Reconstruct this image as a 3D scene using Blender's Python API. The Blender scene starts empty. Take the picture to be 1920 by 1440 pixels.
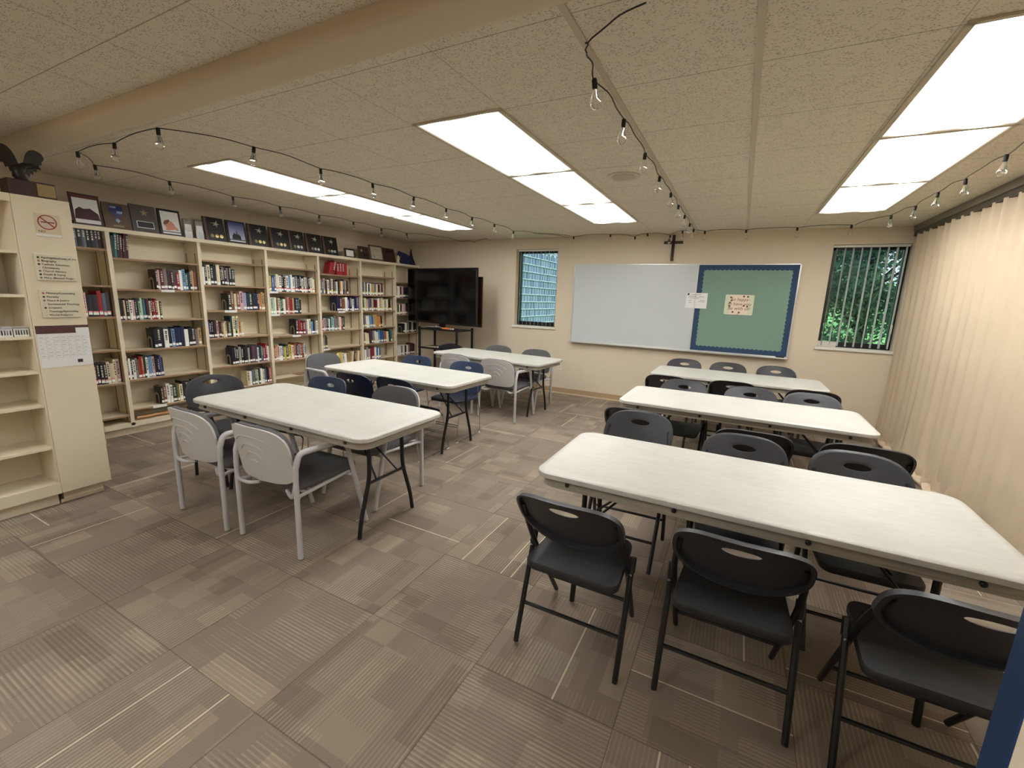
import bpy, bmesh, math, random
from mathutils import Vector, Matrix
PI = math.pi
random.seed(7)
S = bpy.context.scene
COL = S.collection

# ------------------------------------------------------------------ camera, world, exposure
YAW, PIT, ROL = (math.radians(a) for a in (-27.101, -11.244, 2.034))
CAMZ = 1.620
F_PX = 817.6
fwd = Vector((math.sin(YAW)*math.cos(PIT), math.cos(YAW)*math.cos(PIT), math.sin(PIT)))
rgt = Vector((math.cos(YAW), -math.sin(YAW), 0))
upv = rgt.cross(fwd)
r2 = rgt*math.cos(ROL) + upv*math.sin(ROL)
u2 = -rgt*math.sin(ROL) + upv*math.cos(ROL)
cam = bpy.data.cameras.new('camera'); cam.sensor_width = 36; cam.sensor_fit = 'HORIZONTAL'
cam.lens = F_PX/1920*36; cam.clip_start = 0.02; cam.clip_end = 200
camo = bpy.data.objects.new('camera', cam); COL.objects.link(camo)
M = Matrix((r2, u2, -fwd)).transposed().to_4x4(); M.translation = Vector((0, 0, CAMZ))
camo.matrix_world = M
S.camera = camo

S.view_settings.view_transform = 'Standard'
S.view_settings.look = 'None'
S.view_settings.gamma = 1
S.view_settings.use_curve_mapping = False
S.view_settings.exposure = 0.62
LAMP = 7.2            # radiance of the ceiling lamp lenses

w = bpy.data.worlds.new('world'); S.world = w; w.use_nodes = True
wn = w.node_tree.nodes; wl = w.node_tree.links
sky = wn.new('ShaderNodeTexSky'); sky.sky_type = 'HOSEK_WILKIE'; sky.turbidity = 6; sky.ground_albedo = 0.3
sky.sun_direction = Vector((0.3, 0.5, 0.8)).normalized()
wl.new(sky.outputs[0], wn['Background'].inputs[0]); wn['Background'].inputs[1].default_value = 2.3
sun = bpy.data.lights.new('sun', 'SUN'); sun.energy = 4.0; sun.angle = 0.3; sun.color = (1, .97, .9)
suno = bpy.data.objects.new('sun', sun); COL.objects.link(suno); suno.rotation_euler = (math.radians(-25), math.radians(22), 0)

# ------------------------------------------------------------------ room constants
H = 2.625; D = 7.044
XL, XR = -6.06, 1.79
YF = -3.2

# ------------------------------------------------------------------ materials
MATS = {}
def lin(c):
    def f(v):
        v = v/255.0
        return v/12.92 if v <= .04045 else ((v+.055)/1.055)**2.4
    return (f(c[0]), f(c[1]), f(c[2]), 1)
class NT:
    def __init__(s, name):
        s.m = bpy.data.materials.new(name); s.m.use_nodes = True
        s.n = s.m.node_tree.nodes; s.l = s.m.node_tree.links; s.b = s.n['Principled BSDF']
    def node(s, t, **kw):
        n = s.n.new(t)
        for k, v in kw.items(): setattr(n, k, v)
        return n
    def put(s, sock, v):
        if v is None: return
        if isinstance(v, bpy.types.NodeSocket): s.l.new(v, sock)
        elif isinstance(v, (tuple, list)) and sock.type == 'RGBA' and len(v) == 3: sock.default_value = lin(v)
        else: sock.default_value = v
    def math(s, op, a, b=None, c=None, clamp=False):
        n = s.node('ShaderNodeMath', operation=op); n.use_clamp = clamp
        s.put(n.inputs[0], a); s.put(n.inputs[1], b)
        if c is not None: s.put(n.inputs[2], c)
        return n.outputs[0]
    def mix(s, f, a, b, blend='MIX'):
        n = s.node('ShaderNodeMix', data_type='RGBA', blend_type=blend)
        s.put(n.inputs[0], f); s.put(n.inputs[6], a); s.put(n.inputs[7], b)
        return n.outputs[2]
    def comb(s, x, y, z=0.0):
        n = s.node('ShaderNodeCombineXYZ'); s.put(n.inputs[0], x); s.put(n.inputs[1], y); s.put(n.inputs[2], z)
        return n.outputs[0]
    def white(s, vec, out=0):
        n = s.node('ShaderNodeTexWhiteNoise', noise_dimensions='3D'); s.put(n.inputs[0], vec)
        return n.outputs[out]
    def noise(s, vec, scale, detail=2, rough=.5):
        n = s.node('ShaderNodeTexNoise'); s.put(n.inputs['Vector'], vec)
        n.inputs['Scale'].default_value = scale; n.inputs['Detail'].default_value = detail; n.inputs['Roughness'].default_value = rough
        return n.outputs[0]
    def obj(s):
        return s.node('ShaderNodeTexCoord').outputs['Object']
    def pos(s):
        return s.node('ShaderNodeNewGeometry').outputs['Position']
    def bump(s, h, strength=.3, dist=.01):
        n = s.node('ShaderNodeBump'); s.put(n.inputs['Height'], h)
        n.inputs['Strength'].default_value = strength; n.inputs['Distance'].default_value = dist
        s.l.new(n.outputs[0], s.b.inputs['Normal'])
def mat(name, c, rough=.5, metal=0, spec=.5, var=0, vscale=8, bump=0, bscale=200, emit=None, es=0, trans=0, coat=0, stretch=None):
    if name in MATS: return MATS[name]
    t = NT(name); b = t.b
    b.inputs['Base Color'].default_value = lin(c); b.inputs['Roughness'].default_value = rough
    b.inputs['Metallic'].default_value = metal; b.inputs['Specular IOR Level'].default_value = spec
    if coat: b.inputs['Coat Weight'].default_value = coat
    if trans: b.inputs['Transmission Weight'].default_value = trans
    v = None
    if var or bump:
        v = t.obj()
        if stretch:
            mp = t.node('ShaderNodeMapping'); mp.inputs['Scale'].default_value = stretch; t.l.new(v, mp.inputs[0]); v = mp.outputs[0]
    if var:
        n = t.noise(v, vscale, 4, .6)
        k = t.math('MULTIPLY_ADD', n, 2*var, 1-var)
        c3 = t.node('ShaderNodeCombineColor'); [t.put(c3.inputs[i], k) for i in range(3)]
        t.put(b.inputs['Base Color'], t.mix(1.0, tuple(c), c3.outputs[0], 'MULTIPLY'))
    if bump: t.bump(t.noise(v, bscale, 2), bump, .002)
    if emit: b.inputs['Emission Color'].default_value = lin(emit); b.inputs['Emission Strength'].default_value = es
    MATS[name] = t.m
    return t.m

def carpet_mat():
    t = NT('carpet_tiles'); p = t.pos()
    sx = t.node('ShaderNodeSeparateXYZ'); t.l.new(p, sx.inputs[0])
    P = .621
    tx = t.math('DIVIDE', t.math('ADD', sx.outputs[0], .868+P*20), P)
    ty = t.math('DIVIDE', t.math('ADD', sx.outputs[1], -.82+P*20), P)
    cx, cy = t.math('FLOOR', tx), t.math('FLOOR', ty)
    fx, fy = t.math('FRACT', tx), t.math('FRACT', ty)
    par = t.math('MODULO', t.math('ADD', cx, cy), 2)     # quarter-turned tiles
    npar = t.math('SUBTRACT', 1, par)
    u = t.math('ADD', t.math('MULTIPLY', fx, par), t.math('MULTIPLY', fy, npar))
    v = t.math('ADD', t.math('MULTIPLY', fy, par), t.math('MULTIPLY', fx, npar))
    rnd = t.node('ShaderNodeSeparateColor'); t.l.new(t.white(t.comb(cx, cy, 3.3), 1), rnd.inputs[0])
    def patch(nu, nv, so, seed, out=0):
        a = t.math('FLOOR', t.math('ADD', t.math('MULTIPLY', u, nu), rnd.outputs[so]))
        b = t.math('FLOOR', t.math('ADD', t.math('MULTIPLY', v, nv), rnd.outputs[(so+1) % 3]))
        return t.white(t.comb(t.math('ADD', t.math('MULTIPLY', cx, 17.3), a), t.math('ADD', t.math('MULTIPLY', cy, 13.7), b), seed), out)
    n1 = patch(3.3, 1.9, 0, 1.5); n2 = patch(4.6, 2.7, 1, 2.5); n3 = patch(2.4, 3.6, 2, 5.5); n4 = patch(5.1, 1.6, 0, 8.5)
    col = t.mix(n1, (130, 116, 103), (147, 133, 118))
    col = t.mix(t.math('MULTIPLY', t.math('GREATER_THAN', n2, .82), .45), col, (164, 148, 124))
    col = t.mix(t.math('MULTIPLY', t.math('GREATER_THAN', n3, .86), .5), col, (150, 140, 124))
    col = t.mix(t.math('MULTIPLY', t.math('LESS_THAN', n4, .16), .3), col, (96, 82, 70))
    # stripes
    us = t.math('MULTIPLY', u, 36.0); ui = t.math('FLOOR', us); uf = t.math('FRACT', us)
    line = t.math('LESS_THAN', uf, .36)
    amp = t.math('MULTIPLY', t.math('GREATER_THAN', n3, .38), t.math('MULTIPLY_ADD', n2, .34, .05))
    jit = t.white(t.comb(ui, t.math('FLOOR', t.math('MULTIPLY', v, 3.0)), t.math('ADD', cx, t.math('MULTIPLY', cy, 7.1))))
    amp = t.math('MULTIPLY', amp, t.math('MULTIPLY_ADD', jit, .9, .35))
    col = t.mix(t.math('MULTIPLY', line, amp, clamp=True), col, (190, 172, 145))
    dk = t.math('MULTIPLY', t.math('MULTIPLY', t.math('GREATER_THAN', uf, .55), t.math('GREATER_THAN', n1, .45)), .28)
    col = t.mix(dk, col, (88, 74, 62))
    one = t.white(t.comb(ui, cx, t.math('MULTIPLY_ADD', cy, 3.7, .4)))
    br = t.math('MULTIPLY', t.math('MULTIPLY', t.math('GREATER_THAN', one, .982), t.math('LESS_THAN', uf, .42)), .8)
    col = t.mix(br, col, (216, 200, 172))
    # seams
    e = t.math('MINIMUM', t.math('MINIMUM', u, v), t.math('MINIMUM', t.math('SUBTRACT', 1, u), t.math('SUBTRACT', 1, v)))
    col = t.mix(t.math('MULTIPLY', t.math('LESS_THAN', e, .004), .45), col, (60, 48, 38))
    n = t.noise(p, 420, 3, .7)
    c3 = t.node('ShaderNodeCombineColor'); k = t.math('MULTIPLY_ADD', n, 1.0, .5); [t.put(c3.inputs[i], k) for i in range(3)]
    col = t.mix(1.0, col, c3.outputs[0], 'MULTIPLY')
    t.put(t.b.inputs['Base Color'], col); t.b.inputs['Roughness'].default_value = .95; t.b.inputs['Specular IOR Level'].default_value = .1
    t.bump(t.math('ADD', n, t.math('MULTIPLY', line, .25)), .5, .004)
    return t.m

def ceiling_mat():
    t = NT('acoustic_tile'); p = t.pos()
    sx = t.node('ShaderNodeSeparateXYZ'); t.l.new(p, sx.inputs[0])
    P = .6195
    fx = t.math('FRACT', t.math('DIVIDE', t.math('ADD', sx.outputs[0], .672+P*20), P))
    fy = t.math('FRACT', t.math('DIVIDE', t.math('ADD', sx.outputs[1], -2.24+P*20), .6222))
    mp = t.node('ShaderNodeMapping'); mp.inputs['Scale'].default_value = (1, 1.8, 1); t.l.new(p, mp.inputs[0])
    vo = t.node('ShaderNodeTexVoronoi'); vo.inputs['Scale'].default_value = 85; vo.inputs['Randomness'].default_value = 1
    t.l.new(mp.outputs[0], vo.inputs['Vector'])
    msk = t.noise(p, 28, 3, .7)
    pit = t.math('MULTIPLY', t.math('LESS_THAN', vo.outputs['Distance'], .34), t.math('GREATER_THAN', msk, .47))
    fine = t.noise(p, 160, 3, .7)
    col = t.mix(fine, (216, 206, 186), (236, 227, 209))
    col = t.mix(t.math('MULTIPLY', pit, .55), col, (118, 100, 74))
    ex = t.math('MINIMUM', fx, t.math('SUBTRACT', 1, fx)); ey = t.math('MINIMUM', fy, t.math('SUBTRACT', 1, fy))
    col = t.mix(t.math('MULTIPLY', t.math('LESS_THAN', ey, .0045), .5), col, (84, 68, 48))
    col = t.mix(t.math('MULTIPLY', t.math('LESS_THAN', ex, .0045), .35), col, (96, 80, 60))
    t.put(t.b.inputs['Base Color'], col); t.b.inputs['Roughness'].default_value = .95; t.b.inputs['Specular IOR Level'].default_value = .1
    t.bump(t.math('SUBTRACT', t.math('MULTIPLY', fine, .6), pit), .6, .004)
    return t.m

def lens_mat():
    t = NT('prismatic_lamp_lens'); o = t.obj()
    sx = t.node('ShaderNodeSeparateXYZ'); t.l.new(o, sx.inputs[0])
    # two tubes behind the lens: a bright streak over each
    s = None
    for c in (-.15, .15):
        d = t.math('ABSOLUTE', t.math('SUBTRACT', sx.outputs[0], c))
        g = t.math('SUBTRACT', 1, t.math('DIVIDE', d, .10), clamp=True)
        s = g if s is None else t.math('ADD', s, g)
    st = t.math('MULTIPLY_ADD', t.math('MULTIPLY', s, s), LAMP*3.9, .56)
    t.b.inputs['Base Color'].default_value = lin((240, 242, 242)); t.b.inputs['Roughness'].default_value = .35
    t.b.inputs['Emission Color'].default_value = (.98, .985, .985, 1)
    t.put(t.b.inputs['Emission Strength'], st)
    return t.m

def fabric_mat(name, c1, c2, scale=500):
    t = NT(name); o = t.obj(); n = t.noise(o, scale, 2, .7)
    t.put(t.b.inputs['Base Color'], t.mix(n, c1, c2)); t.b.inputs['Roughness'].default_value = .95
    t.b.inputs['Specular IOR Level'].default_value = .15
    t.bump(n, .5, .002); return t.m

def tabletop_mat():
    t = NT('table_plastic'); o = t.obj()
    mp = t.node('ShaderNodeMapping'); mp.inputs['Scale'].default_value = (2.2, 12, 4); t.l.new(o, mp.inputs[0])
    n = t.noise(mp.outputs[0], 6, 5, .7); n2 = t.noise(o, 3, 4, .6)
    k = t.math('ADD', t.math('MULTIPLY', n, .6), t.math('MULTIPLY', n2, .4))
    r = t.node('ShaderNodeMapRange'); t.put(r.inputs[0], k); r.inputs[1].default_value = .25; r.inputs[2].default_value = .62
    t.put(t.b.inputs['Base Color'], t.mix(r.outputs[0], (184, 182, 172), (204, 202, 192)))
    t.b.inputs['Roughness'].default_value = .45
    t.bump(t.noise(o, 900, 2), .12, .001); return t.m

def shingle_mat():
    t = NT('wood_shingles'); o = t.obj()
    mp = t.node('ShaderNodeMapping'); mp.inputs['Rotation'].default_value = (0, 0, 0); t.l.new(o, mp.inputs[0])
    sp = t.node('ShaderNodeSeparateXYZ'); t.l.new(mp.outputs[0], sp.inputs[0])
    br = t.node('ShaderNodeTexBrick'); t.put(br.inputs['Vector'], t.comb(sp.outputs[1], sp.outputs[2]))
    br.inputs['Scale'].default_value = 1; br.inputs['Brick Width'].default_value = .17; br.inputs['Row Height'].default_value = .19
    br.inputs['Mortar Size'].default_value = .012; br.inputs['Mortar Smooth'].default_value = .1
    t.put(br.inputs['Color1'], (98, 118, 152)); t.put(br.inputs['Color2'], (140, 162, 196)); t.put(br.inputs['Mortar'], (222, 232, 246))
    n = t.noise(o, 14, 4, .7)
    t.put(t.b.inputs['Base Color'], t.mix(t.math('MULTIPLY', n, .5), br.outputs[0], (62, 78, 112))); t.b.inputs['Roughness'].default_value = .9
    return t.m

def leaf_mat(name, c1, c2):
    t = NT(name)
    oi = t.node('ShaderNodeObjectInfo')
    n = t.noise(t.pos(), 7, 3, .7)
    t.put(t.b.inputs['Base Color'], t.mix(n, c1, c2)); t.b.inputs['Roughness'].default_value = .5
    return t.m

CREAM = (212, 200, 172)
m_carpet = carpet_mat(); m_ceil = ceiling_mat(); m_lens = lens_mat()
m_wall = mat('wall_paint', (214, 200, 176), .75, var=.015, vscale=2, bump=.15, bscale=150, spec=.3)
m_beam = mat('beam_paint', (208, 192, 166), .8, bump=.1, bscale=120, spec=.2)
m_ceilring = mat('ceiling_speaker_paint', (206, 196, 176), .5)
m_bar = mat('ceiling_bar', (196, 184, 160), .5)
m_case = mat('bookcase_paint', (222, 209, 182), .55, var=.02, vscale=5)
m_caseback = mat('bookcase_back_paint', (218, 206, 180), .65, var=.02, vscale=4)
m_edge = mat('shelf_edge_wood', (156, 124, 94), .6, var=.08, vscale=20)
m_table = tabletop_mat()
m_apron = mat('table_apron', (158, 150, 134), .5)
m_blackmetal = mat('black_powdercoat', (18, 18, 20), .38, spec=.5)
m_blackplastic = mat('black_plastic', (36, 36, 38), .55, bump=.1, bscale=700)
m_backplastic = mat('charcoal_plastic', (44, 44, 48), .45, bump=.1, bscale=700)
m_steel = mat('steel_rivet', (190, 190, 190), .3, 1)
m_chrome = mat('chrome_wire', (200, 200, 204), .15, 1)
m_guest = mat('grey_painted_steel', (186, 184, 182), .4, spec=.5)
m_guestshell = mat('grey_chair_shell', (188, 186, 182), .45, bump=.15, bscale=500)
m_fabric = fabric_mat('grey_upholstery', (76, 76, 78), (116, 114, 114))
m_navy = mat('navy_plastic', (18, 27, 50), .4)
m_blue = mat('blue_plastic', (46, 62, 88), .4)
m_seatnavy = mat('navy_seat', (14, 18, 32), .35)
m_rubber = mat('black_rubber', (14, 14, 14), .8)
m_board = mat('whiteboard_enamel', (196, 200, 200), .28)
m_alu = mat('brushed_aluminium', (206, 206, 202), .35, .6)
m_green = mat('green_board_paper', (122, 150, 134), .8, var=.03, vscale=3)
m_bluepaper = mat('navy_border_paper', (42, 66, 96), .8)
m_paper = mat('white_paper', (226, 226, 224), .7)
m_ink = mat('dark_ink', (40, 36, 40), .7)
m_ink2 = mat('grey_ink', (140, 136, 140), .7)
m_brown = mat('brown_print', (110, 70, 48), .7)
m_wood = mat('dark_cross_wood', (74, 44, 26), .5, var=.1, vscale=30)
m_tan = mat('vinyl_baseboard', (172, 146, 114), .5)
m_tanlip = mat('baseboard_lip', (208, 190, 160), .5)
m_part = fabric_mat('partition_vinyl', (204, 185, 157), (213, 194, 166), 300)
m_track = mat('partition_track', (128, 118, 102), .5)
m_gap_shade = mat('painted_gap_shade', (84, 74, 62), .8)
m_winblk = mat('black_window_frame', (22, 22, 24), .4)
m_winwht = mat('white_window_trim', (222, 218, 208), .5)
m_slat = mat('blind_slat', (214, 216, 210), .55)
m_screen = mat('tv_screen', (6, 6, 7), .14, spec=.35)
m_tvblack = mat('tv_bezel', (10, 10, 11), .35)
m_glass = mat('clear_glass', (255, 255, 255), .02, trans=1)
m_socket = mat('black_bakelite', (16, 14, 12), .5)
m_filament = mat('brass_filament', (196, 170, 120), .3, 1)
m_jamb = mat('blue_door_frame', (20, 52, 92), .45)
m_grass = mat('lawn_grass', (120, 190, 110), .9, var=.15, vscale=8)
m_bark = mat('tree_bark', (60, 48, 40), .9, var=.2, vscale=20)
m_shingle = shingle_mat()
m_thin_glass = NT('window_glass')
_t = m_thin_glass
_mx = _t.node('ShaderNodeMixShader'); _tr = _t.node('ShaderNodeBsdfTransparent'); _gl = _t.node('ShaderNodeBsdfGlossy'); _fr = _t.node('ShaderNodeFresnel')
_fr.inputs[0].default_value = 1.3; _gl.inputs['Roughness'].default_value = .02; _tr.inputs[0].default_value = (.93, .96, .98, 1)
_t.l.new(_fr.outputs[0], _mx.inputs[0]); _t.l.new(_tr.outputs[0], _mx.inputs[1]); _t.l.new(_gl.outputs[0], _mx.inputs[2])
_t.l.new(_mx.outputs[0], _t.n['Material Output'].inputs[0]); m_thin_glass = _t.m
m_white = mat('white_plastic', (226, 224, 220), .5)
m_star = mat('pewter_star', (200, 196, 180), .3, .9)
m_gold = mat('gold_medal', (222, 202, 140), .35, .6)
m_silver = mat('silver_medal', (200, 200, 196), .35, .6)
m_plaqueblack = mat('black_plaque_plate', (16, 15, 16), .3)
m_walnut = mat('walnut_board', (52, 34, 28), .45, var=.1, vscale=25)
m_brass = mat('brass_plate', (142, 124, 84), .45, .4)
m_bronze = mat('dark_bronze', (48, 44, 36), .45, .5)
m_acrylic = mat('frosted_acrylic', (150, 146, 130), .15, trans=.5)

# ------------------------------------------------------------------ mesh builder
class MB:
    def __init__(s): s.v = []; s.f = []; s.mi = []; s.sm = []
    def add(s, vs, fs, mi=0, smooth=False):
        o = len(s.v); s.v += [tuple(p) for p in vs]
        for f in fs: s.f.append([i+o for i in f]); s.mi.append(mi); s.sm.append(smooth)
        return s
    def box(s, x0, x1, y0, y1, z0, z1, mi=0, M=None):
        vs = [Vector((x, y, z)) for z in (z0, z1) for y in (y0, y1) for x in (x0, x1)]
        if M is not None: vs = [M @ p for p in vs]
        return s.add(vs, [(0, 2, 3, 1), (4, 5, 7, 6), (0, 1, 5, 4), (2, 6, 7, 3), (0, 4, 6, 2), (1, 3, 7, 5)], mi)
    def tube(s, pts, r, n=8, mi=0, closed=False, caps=True, sx=1.0):
        pts = [Vector(p) for p in pts]; N = len(pts); rings = []
        prev = None
        for i, p in enumerate(pts):
            if closed: d = pts[(i+1) % N]-pts[i-1]
            else: d = pts[min(i+1, N-1)]-pts[max(i-1, 0)]
            d.normalize()
            if prev is None:
                a = Vector((0, 0, 1)) if abs(d.z) < .9 else Vector((1, 0, 0))
                prev = (a-d*a.dot(d)).normalized()
            else:
                prev = (prev-d*prev.dot(d)).normalized()
            b = d.cross(prev); rr = r[i] if isinstance(r, (list, tuple)) else r
            rings.append([p+(prev*math.cos(2*PI*k/n)*sx+b*math.sin(2*PI*k/n))*rr for k in range(n)])
        vs = [q for R in rings for q in R]; fs = []
        for i in range(N if closed else N-1):
            j = (i+1) % N
            for k in range(n):
                fs.append((i*n+k, i*n+(k+1) % n, j*n+(k+1) % n, j*n+k))
        s.add(vs, fs, mi, True)
        if caps and not closed:
            s.add(rings[0][::-1], [tuple(range(n))], mi); s.add(rings[-1], [tuple(range(n))], mi)
        return s
    def lathe(s, prof, n=14, mi=0, M=None, smooth=True):
        vs = []
        for r, z in prof:
            for k in range(n): vs.append(Vector((r*math.cos(2*PI*k/n), r*math.sin(2*PI*k/n), z)))
        if M is not None: vs = [M @ p for p in vs]
        fs = []
        for i in range(len(prof)-1):
            for k in range(n): fs.append((i*n+k, i*n+(k+1) % n, (i+1)*n+(k+1) % n, (i+1)*n+k))
        s.add(vs, fs, mi, smooth)
        return s
    def prism(s, poly, z0, z1, mi=0, M=None, smooth=False):
        n = len(poly); vs = [Vector((x, y, z0)) for x, y in poly]+[Vector((x, y, z1)) for x, y in poly]
        if M is not None: vs = [M @ p for p in vs]
        s.add(vs, [tuple(range(n))[::-1], tuple(range(n, 2*n))], mi)
        s.add(vs, [(i, (i+1) % n, n+(i+1) % n, n+i) for i in range(n)], mi, smooth)
        return s
    def grid(s, fn, nu, nv, mi=0, smooth=True):
        vs = [fn(i/nu, j/nv) for j in range(nv+1) for i in range(nu+1)]
        return s.add(vs, [(j*(nu+1)+i, j*(nu+1)+i+1, (j+1)*(nu+1)+i+1, (j+1)*(nu+1)+i) for j in range(nv) for i in range(nu)], mi, smooth)
    def build(s, name, mats, parent=None, bevel=0, seg=2, loc=None):
        me = bpy.data.meshes.new(name); me.from_pydata(s.v, [], s.f)
        if not isinstance(mats, (list, tuple)): mats = [mats]
        for m in mats: me.materials.append(m)
        me.polygons.foreach_set('material_index', s.mi); me.polygons.foreach_set('use_smooth', s.sm); me.update()
        bm = bmesh.new(); bm.from_mesh(me)
        bmesh.ops.remove_doubles(bm, verts=bm.verts, dist=1e-6)
        bmesh.ops.recalc_face_normals(bm, faces=bm.faces); bm.to_mesh(me); bm.free()
        if any(s.sm): me.set_sharp_from_angle(angle=math.radians(38))
        o = bpy.data.objects.new(name, me); COL.objects.link(o)
        if parent is not None: o.parent = parent
        if loc: o.location = loc
        if bevel:
            b = o.modifiers.new('bevel', 'BEVEL'); b.width = bevel; b.segments = seg; b.limit_method = 'ANGLE'; b.angle_limit = math.radians(50)
        return o

def tag(o, label=None, cat=None, group=None, kind=None):
    if label: o['label'] = label
    if cat: o['category'] = cat
    if group: o['group'] = group
    if kind: o['kind'] = kind
    return o
def empty(name, loc=(0, 0, 0), rz=0, label=None, cat=None, group=None):
    o = bpy.data.objects.new(name, None); COL.objects.link(o); o.empty_display_size = .05
    o.location = loc; o.rotation_euler = (0, 0, rz); return tag(o, label, cat, group)
def copy_tree(o, parent=None):
    c = o.copy(); COL.objects.link(c)
    if parent is not None: c.parent = parent
    for ch in list(o.children): copy_tree(ch, c)
    return c
def struct(name, mb, m, **kw):
    return tag(mb.build(name, m, **kw), kind='structure')
def fillet(pts, r, n=5):
    pts = [Vector(p) for p in pts]; out = [pts[0]]
    for i in range(1, len(pts)-1):
        a, b, c = pts[i-1], pts[i], pts[i+1]
        d1 = (a-b); d2 = (c-b); rr = min(r, d1.length*.45, d2.length*.45)
        p0 = b+d1.normalized()*rr; p1 = b+d2.normalized()*rr
        for k in range(n+1):
            t = k/n; out.append(p0*(1-t)**2+b*2*t*(1-t)+p1*t*t)
    out.append(pts[-1]); return out
def rrect(x0, x1, y0, y1, r, n=6):
    out = []
    for cx, cy, a0 in ((x1-r, y1-r, 0), (x0+r, y1-r, PI/2), (x0+r, y0+r, PI), (x1-r, y0+r, 1.5*PI)):
        for k in range(n+1):
            a = a0+k/n*PI/2; out.append((cx+r*math.cos(a), cy+r*math.sin(a)))
    return out
def supere(a, bt, bb, n1, n2, N=48):
    # closed outline: half width a, height bt up / bb down, exponents per half
    out = []
    for k in range(N):
        t = 2*PI*k/N; c, s_ = math.cos(t), math.sin(t)
        e = n1 if s_ >= 0 else n2; b = bt if s_ >= 0 else bb
        out.append((a*math.copysign(abs(c)**(2/e), c), b*math.copysign(abs(s_)**(2/e), s_)))
    return out
def ring_plate(mb, outer, inner, depth, thick, steps=7, mi=0, rim=0, N=None):
    """plate between two outlines (x,z) -> y=depth(x,z); thickness along -y; rim raises the outer band backwards"""
    N = len(outer); L = []
    TS = [k/steps for k in range(steps+1)]
    if rim: TS[1] = .085; TS[2] = .115
    for t in TS:
        L.append([(o[0]*(1-t)+i[0]*t, o[1]*(1-t)+i[1]*t) for o, i in zip(outer, inner)])
    vs = []
    for j, ring in enumerate(L):
        for (x, z) in ring: vs.append((x, depth(x, z)+(0 if 0 < j < steps else -.003), z))
    nb = len(vs)
    for j, ring in enumerate(L):
        ex = rim if j <= 1 else 0
        for (x, z) in ring: vs.append((x, depth(x, z)-thick-ex, z))
    fs = []
    for j in range(steps):
        for k in range(N):
            k2 = (k+1) % N
            fs.append((j*N+k, j*N+k2, (j+1)*N+k2, (j+1)*N+k))
            fs.append((nb+j*N+k, nb+(j+1)*N+k, nb+(j+1)*N+k2, nb+j*N+k2))
    for k in range(N):
        k2 = (k+1) % N
        fs.append((k, nb+k, nb+k2, k2)); a = steps*N
        fs.append((a+k, a+k2, nb+a+k2, nb+a+k))
    mb.add(vs, fs, mi, True)
def text_mesh(txt, size, M, m, name, parent, extr=.0006, shear=0, align='LEFT', label=None):
    cu = bpy.data.curves.new(name, 'FONT'); cu.body = txt; cu.size = size; cu.extrude = extr; cu.align_x = align; cu.shear = shear
    cu.resolution_u = 3
    tmp = bpy.data.objects.new(name, cu); COL.objects.link(tmp)
    me = bpy.data.meshes.new_from_object(tmp); bpy.data.objects.remove(tmp); me.materials.clear(); me.materials.append(m)
    me.transform(M)
    o = bpy.data.objects.new(name, me); COL.objects.link(o)
    if parent is not None: o.parent = parent
    if label: o['label'] = label
    return o
def plane_M(origin, ax, ay):
    ax, ay = Vector(ax), Vector(ay); az = ax.cross(ay)
    m = Matrix((ax, ay, az)).transposed().to_4x4(); m.translation = Vector(origin); return m

# ------------------------------------------------------------------ room shell
struct('floor', MB().box(XL-.2, 4.0, YF, D+.2, -.1, 0), m_carpet)
struct('ceiling', MB().box(XL-.2, 4.0, YF, D+.2, H, H+.1), m_ceil)
struct('wall_left', MB().box(XL-.2, XL, YF, D+.2, 0, H), m_wall)
W1 = (-3.607, -2.824, 1.135, 2.441); W2 = (.947, 1.735, 1.118, 2.422)
def back_wall():
    mb = MB(); y0, y1 = D, D+.24
    mb.box(XL, W1[0], y0, y1, 0, H); mb.box(W1[0], W1[1], y0, y1, 0, W1[2]); mb.box(W1[0], W1[1], y0, y1, W1[3], H)
    mb.box(W1[1], W2[0], y0, y1, 0, H); mb.box(W2[0], W2[1], y0, y1, 0, W2[2]); mb.box(W2[0], W2[1], y0, y1, W2[3], H)
    mb.box(W2[1], 4.0, y0, y1, 0, H); return mb
struct('wall_back', back_wall(), m_wall)
struct('wall_right', MB().box(XR+.12, XR+.3, .62, D, 0, H), m_wall)
struct('wall_camera_side', MB().box(XL, 4.0, YF-.15, YF, 0, H), m_wall)
struct('wall_far_right', MB().box(4.0, 4.15, YF, .62, 0, H), m_wall)
struct('wall_doorway', MB().box(1.16, 4.0, .49, .62, 0, H).box(.20, 1.16, .49, .62, 2.12, H), m_wall)
struct('door_1', MB().box(.260, 1.155, .49, .526, .01, 2.1).box(.2580, .2603, .4905, .5255, .01, 2.1, 1), [m_wall, m_jamb])
bb = MB().box(-4.2, XR+.1, D-.012, D, 0, .1).box(-4.2, XR+.1, D-.02, D, 0, .022, 1)
struct('baseboard_back', bb, [m_tan, m_tanlip])
# ceiling beam
mb = MB(); prof = [(1.335, H), (1.337, H-.035), (1.35, H-.055), (1.37, H-.062), (1.50, H-.062), (1.522, H-.055), (1.53, H)]
vs = [(x, y, z) for x in (XL, 4.0) for y, z in prof]; n = len(prof)
mb.add(vs, [(i, i+1, n+i+1, n+i) for i in range(n-1)], 0, True)
struct('trim_1', mb, m_beam)
mb = MB()
for x in (-.684, -.062): mb.box(x-.0135, x+.0135, 1.56, D, H-.006, H+.002)
mb.box(XL, 3, 1.53, 1.575, H-.006, H+.002)
struct('trim_2', mb, m_bar)
mb = MB()
for (lx, ln) in ((-4.34, 3), (-1.889, 3), (.5915, 3)):
    pass

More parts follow.
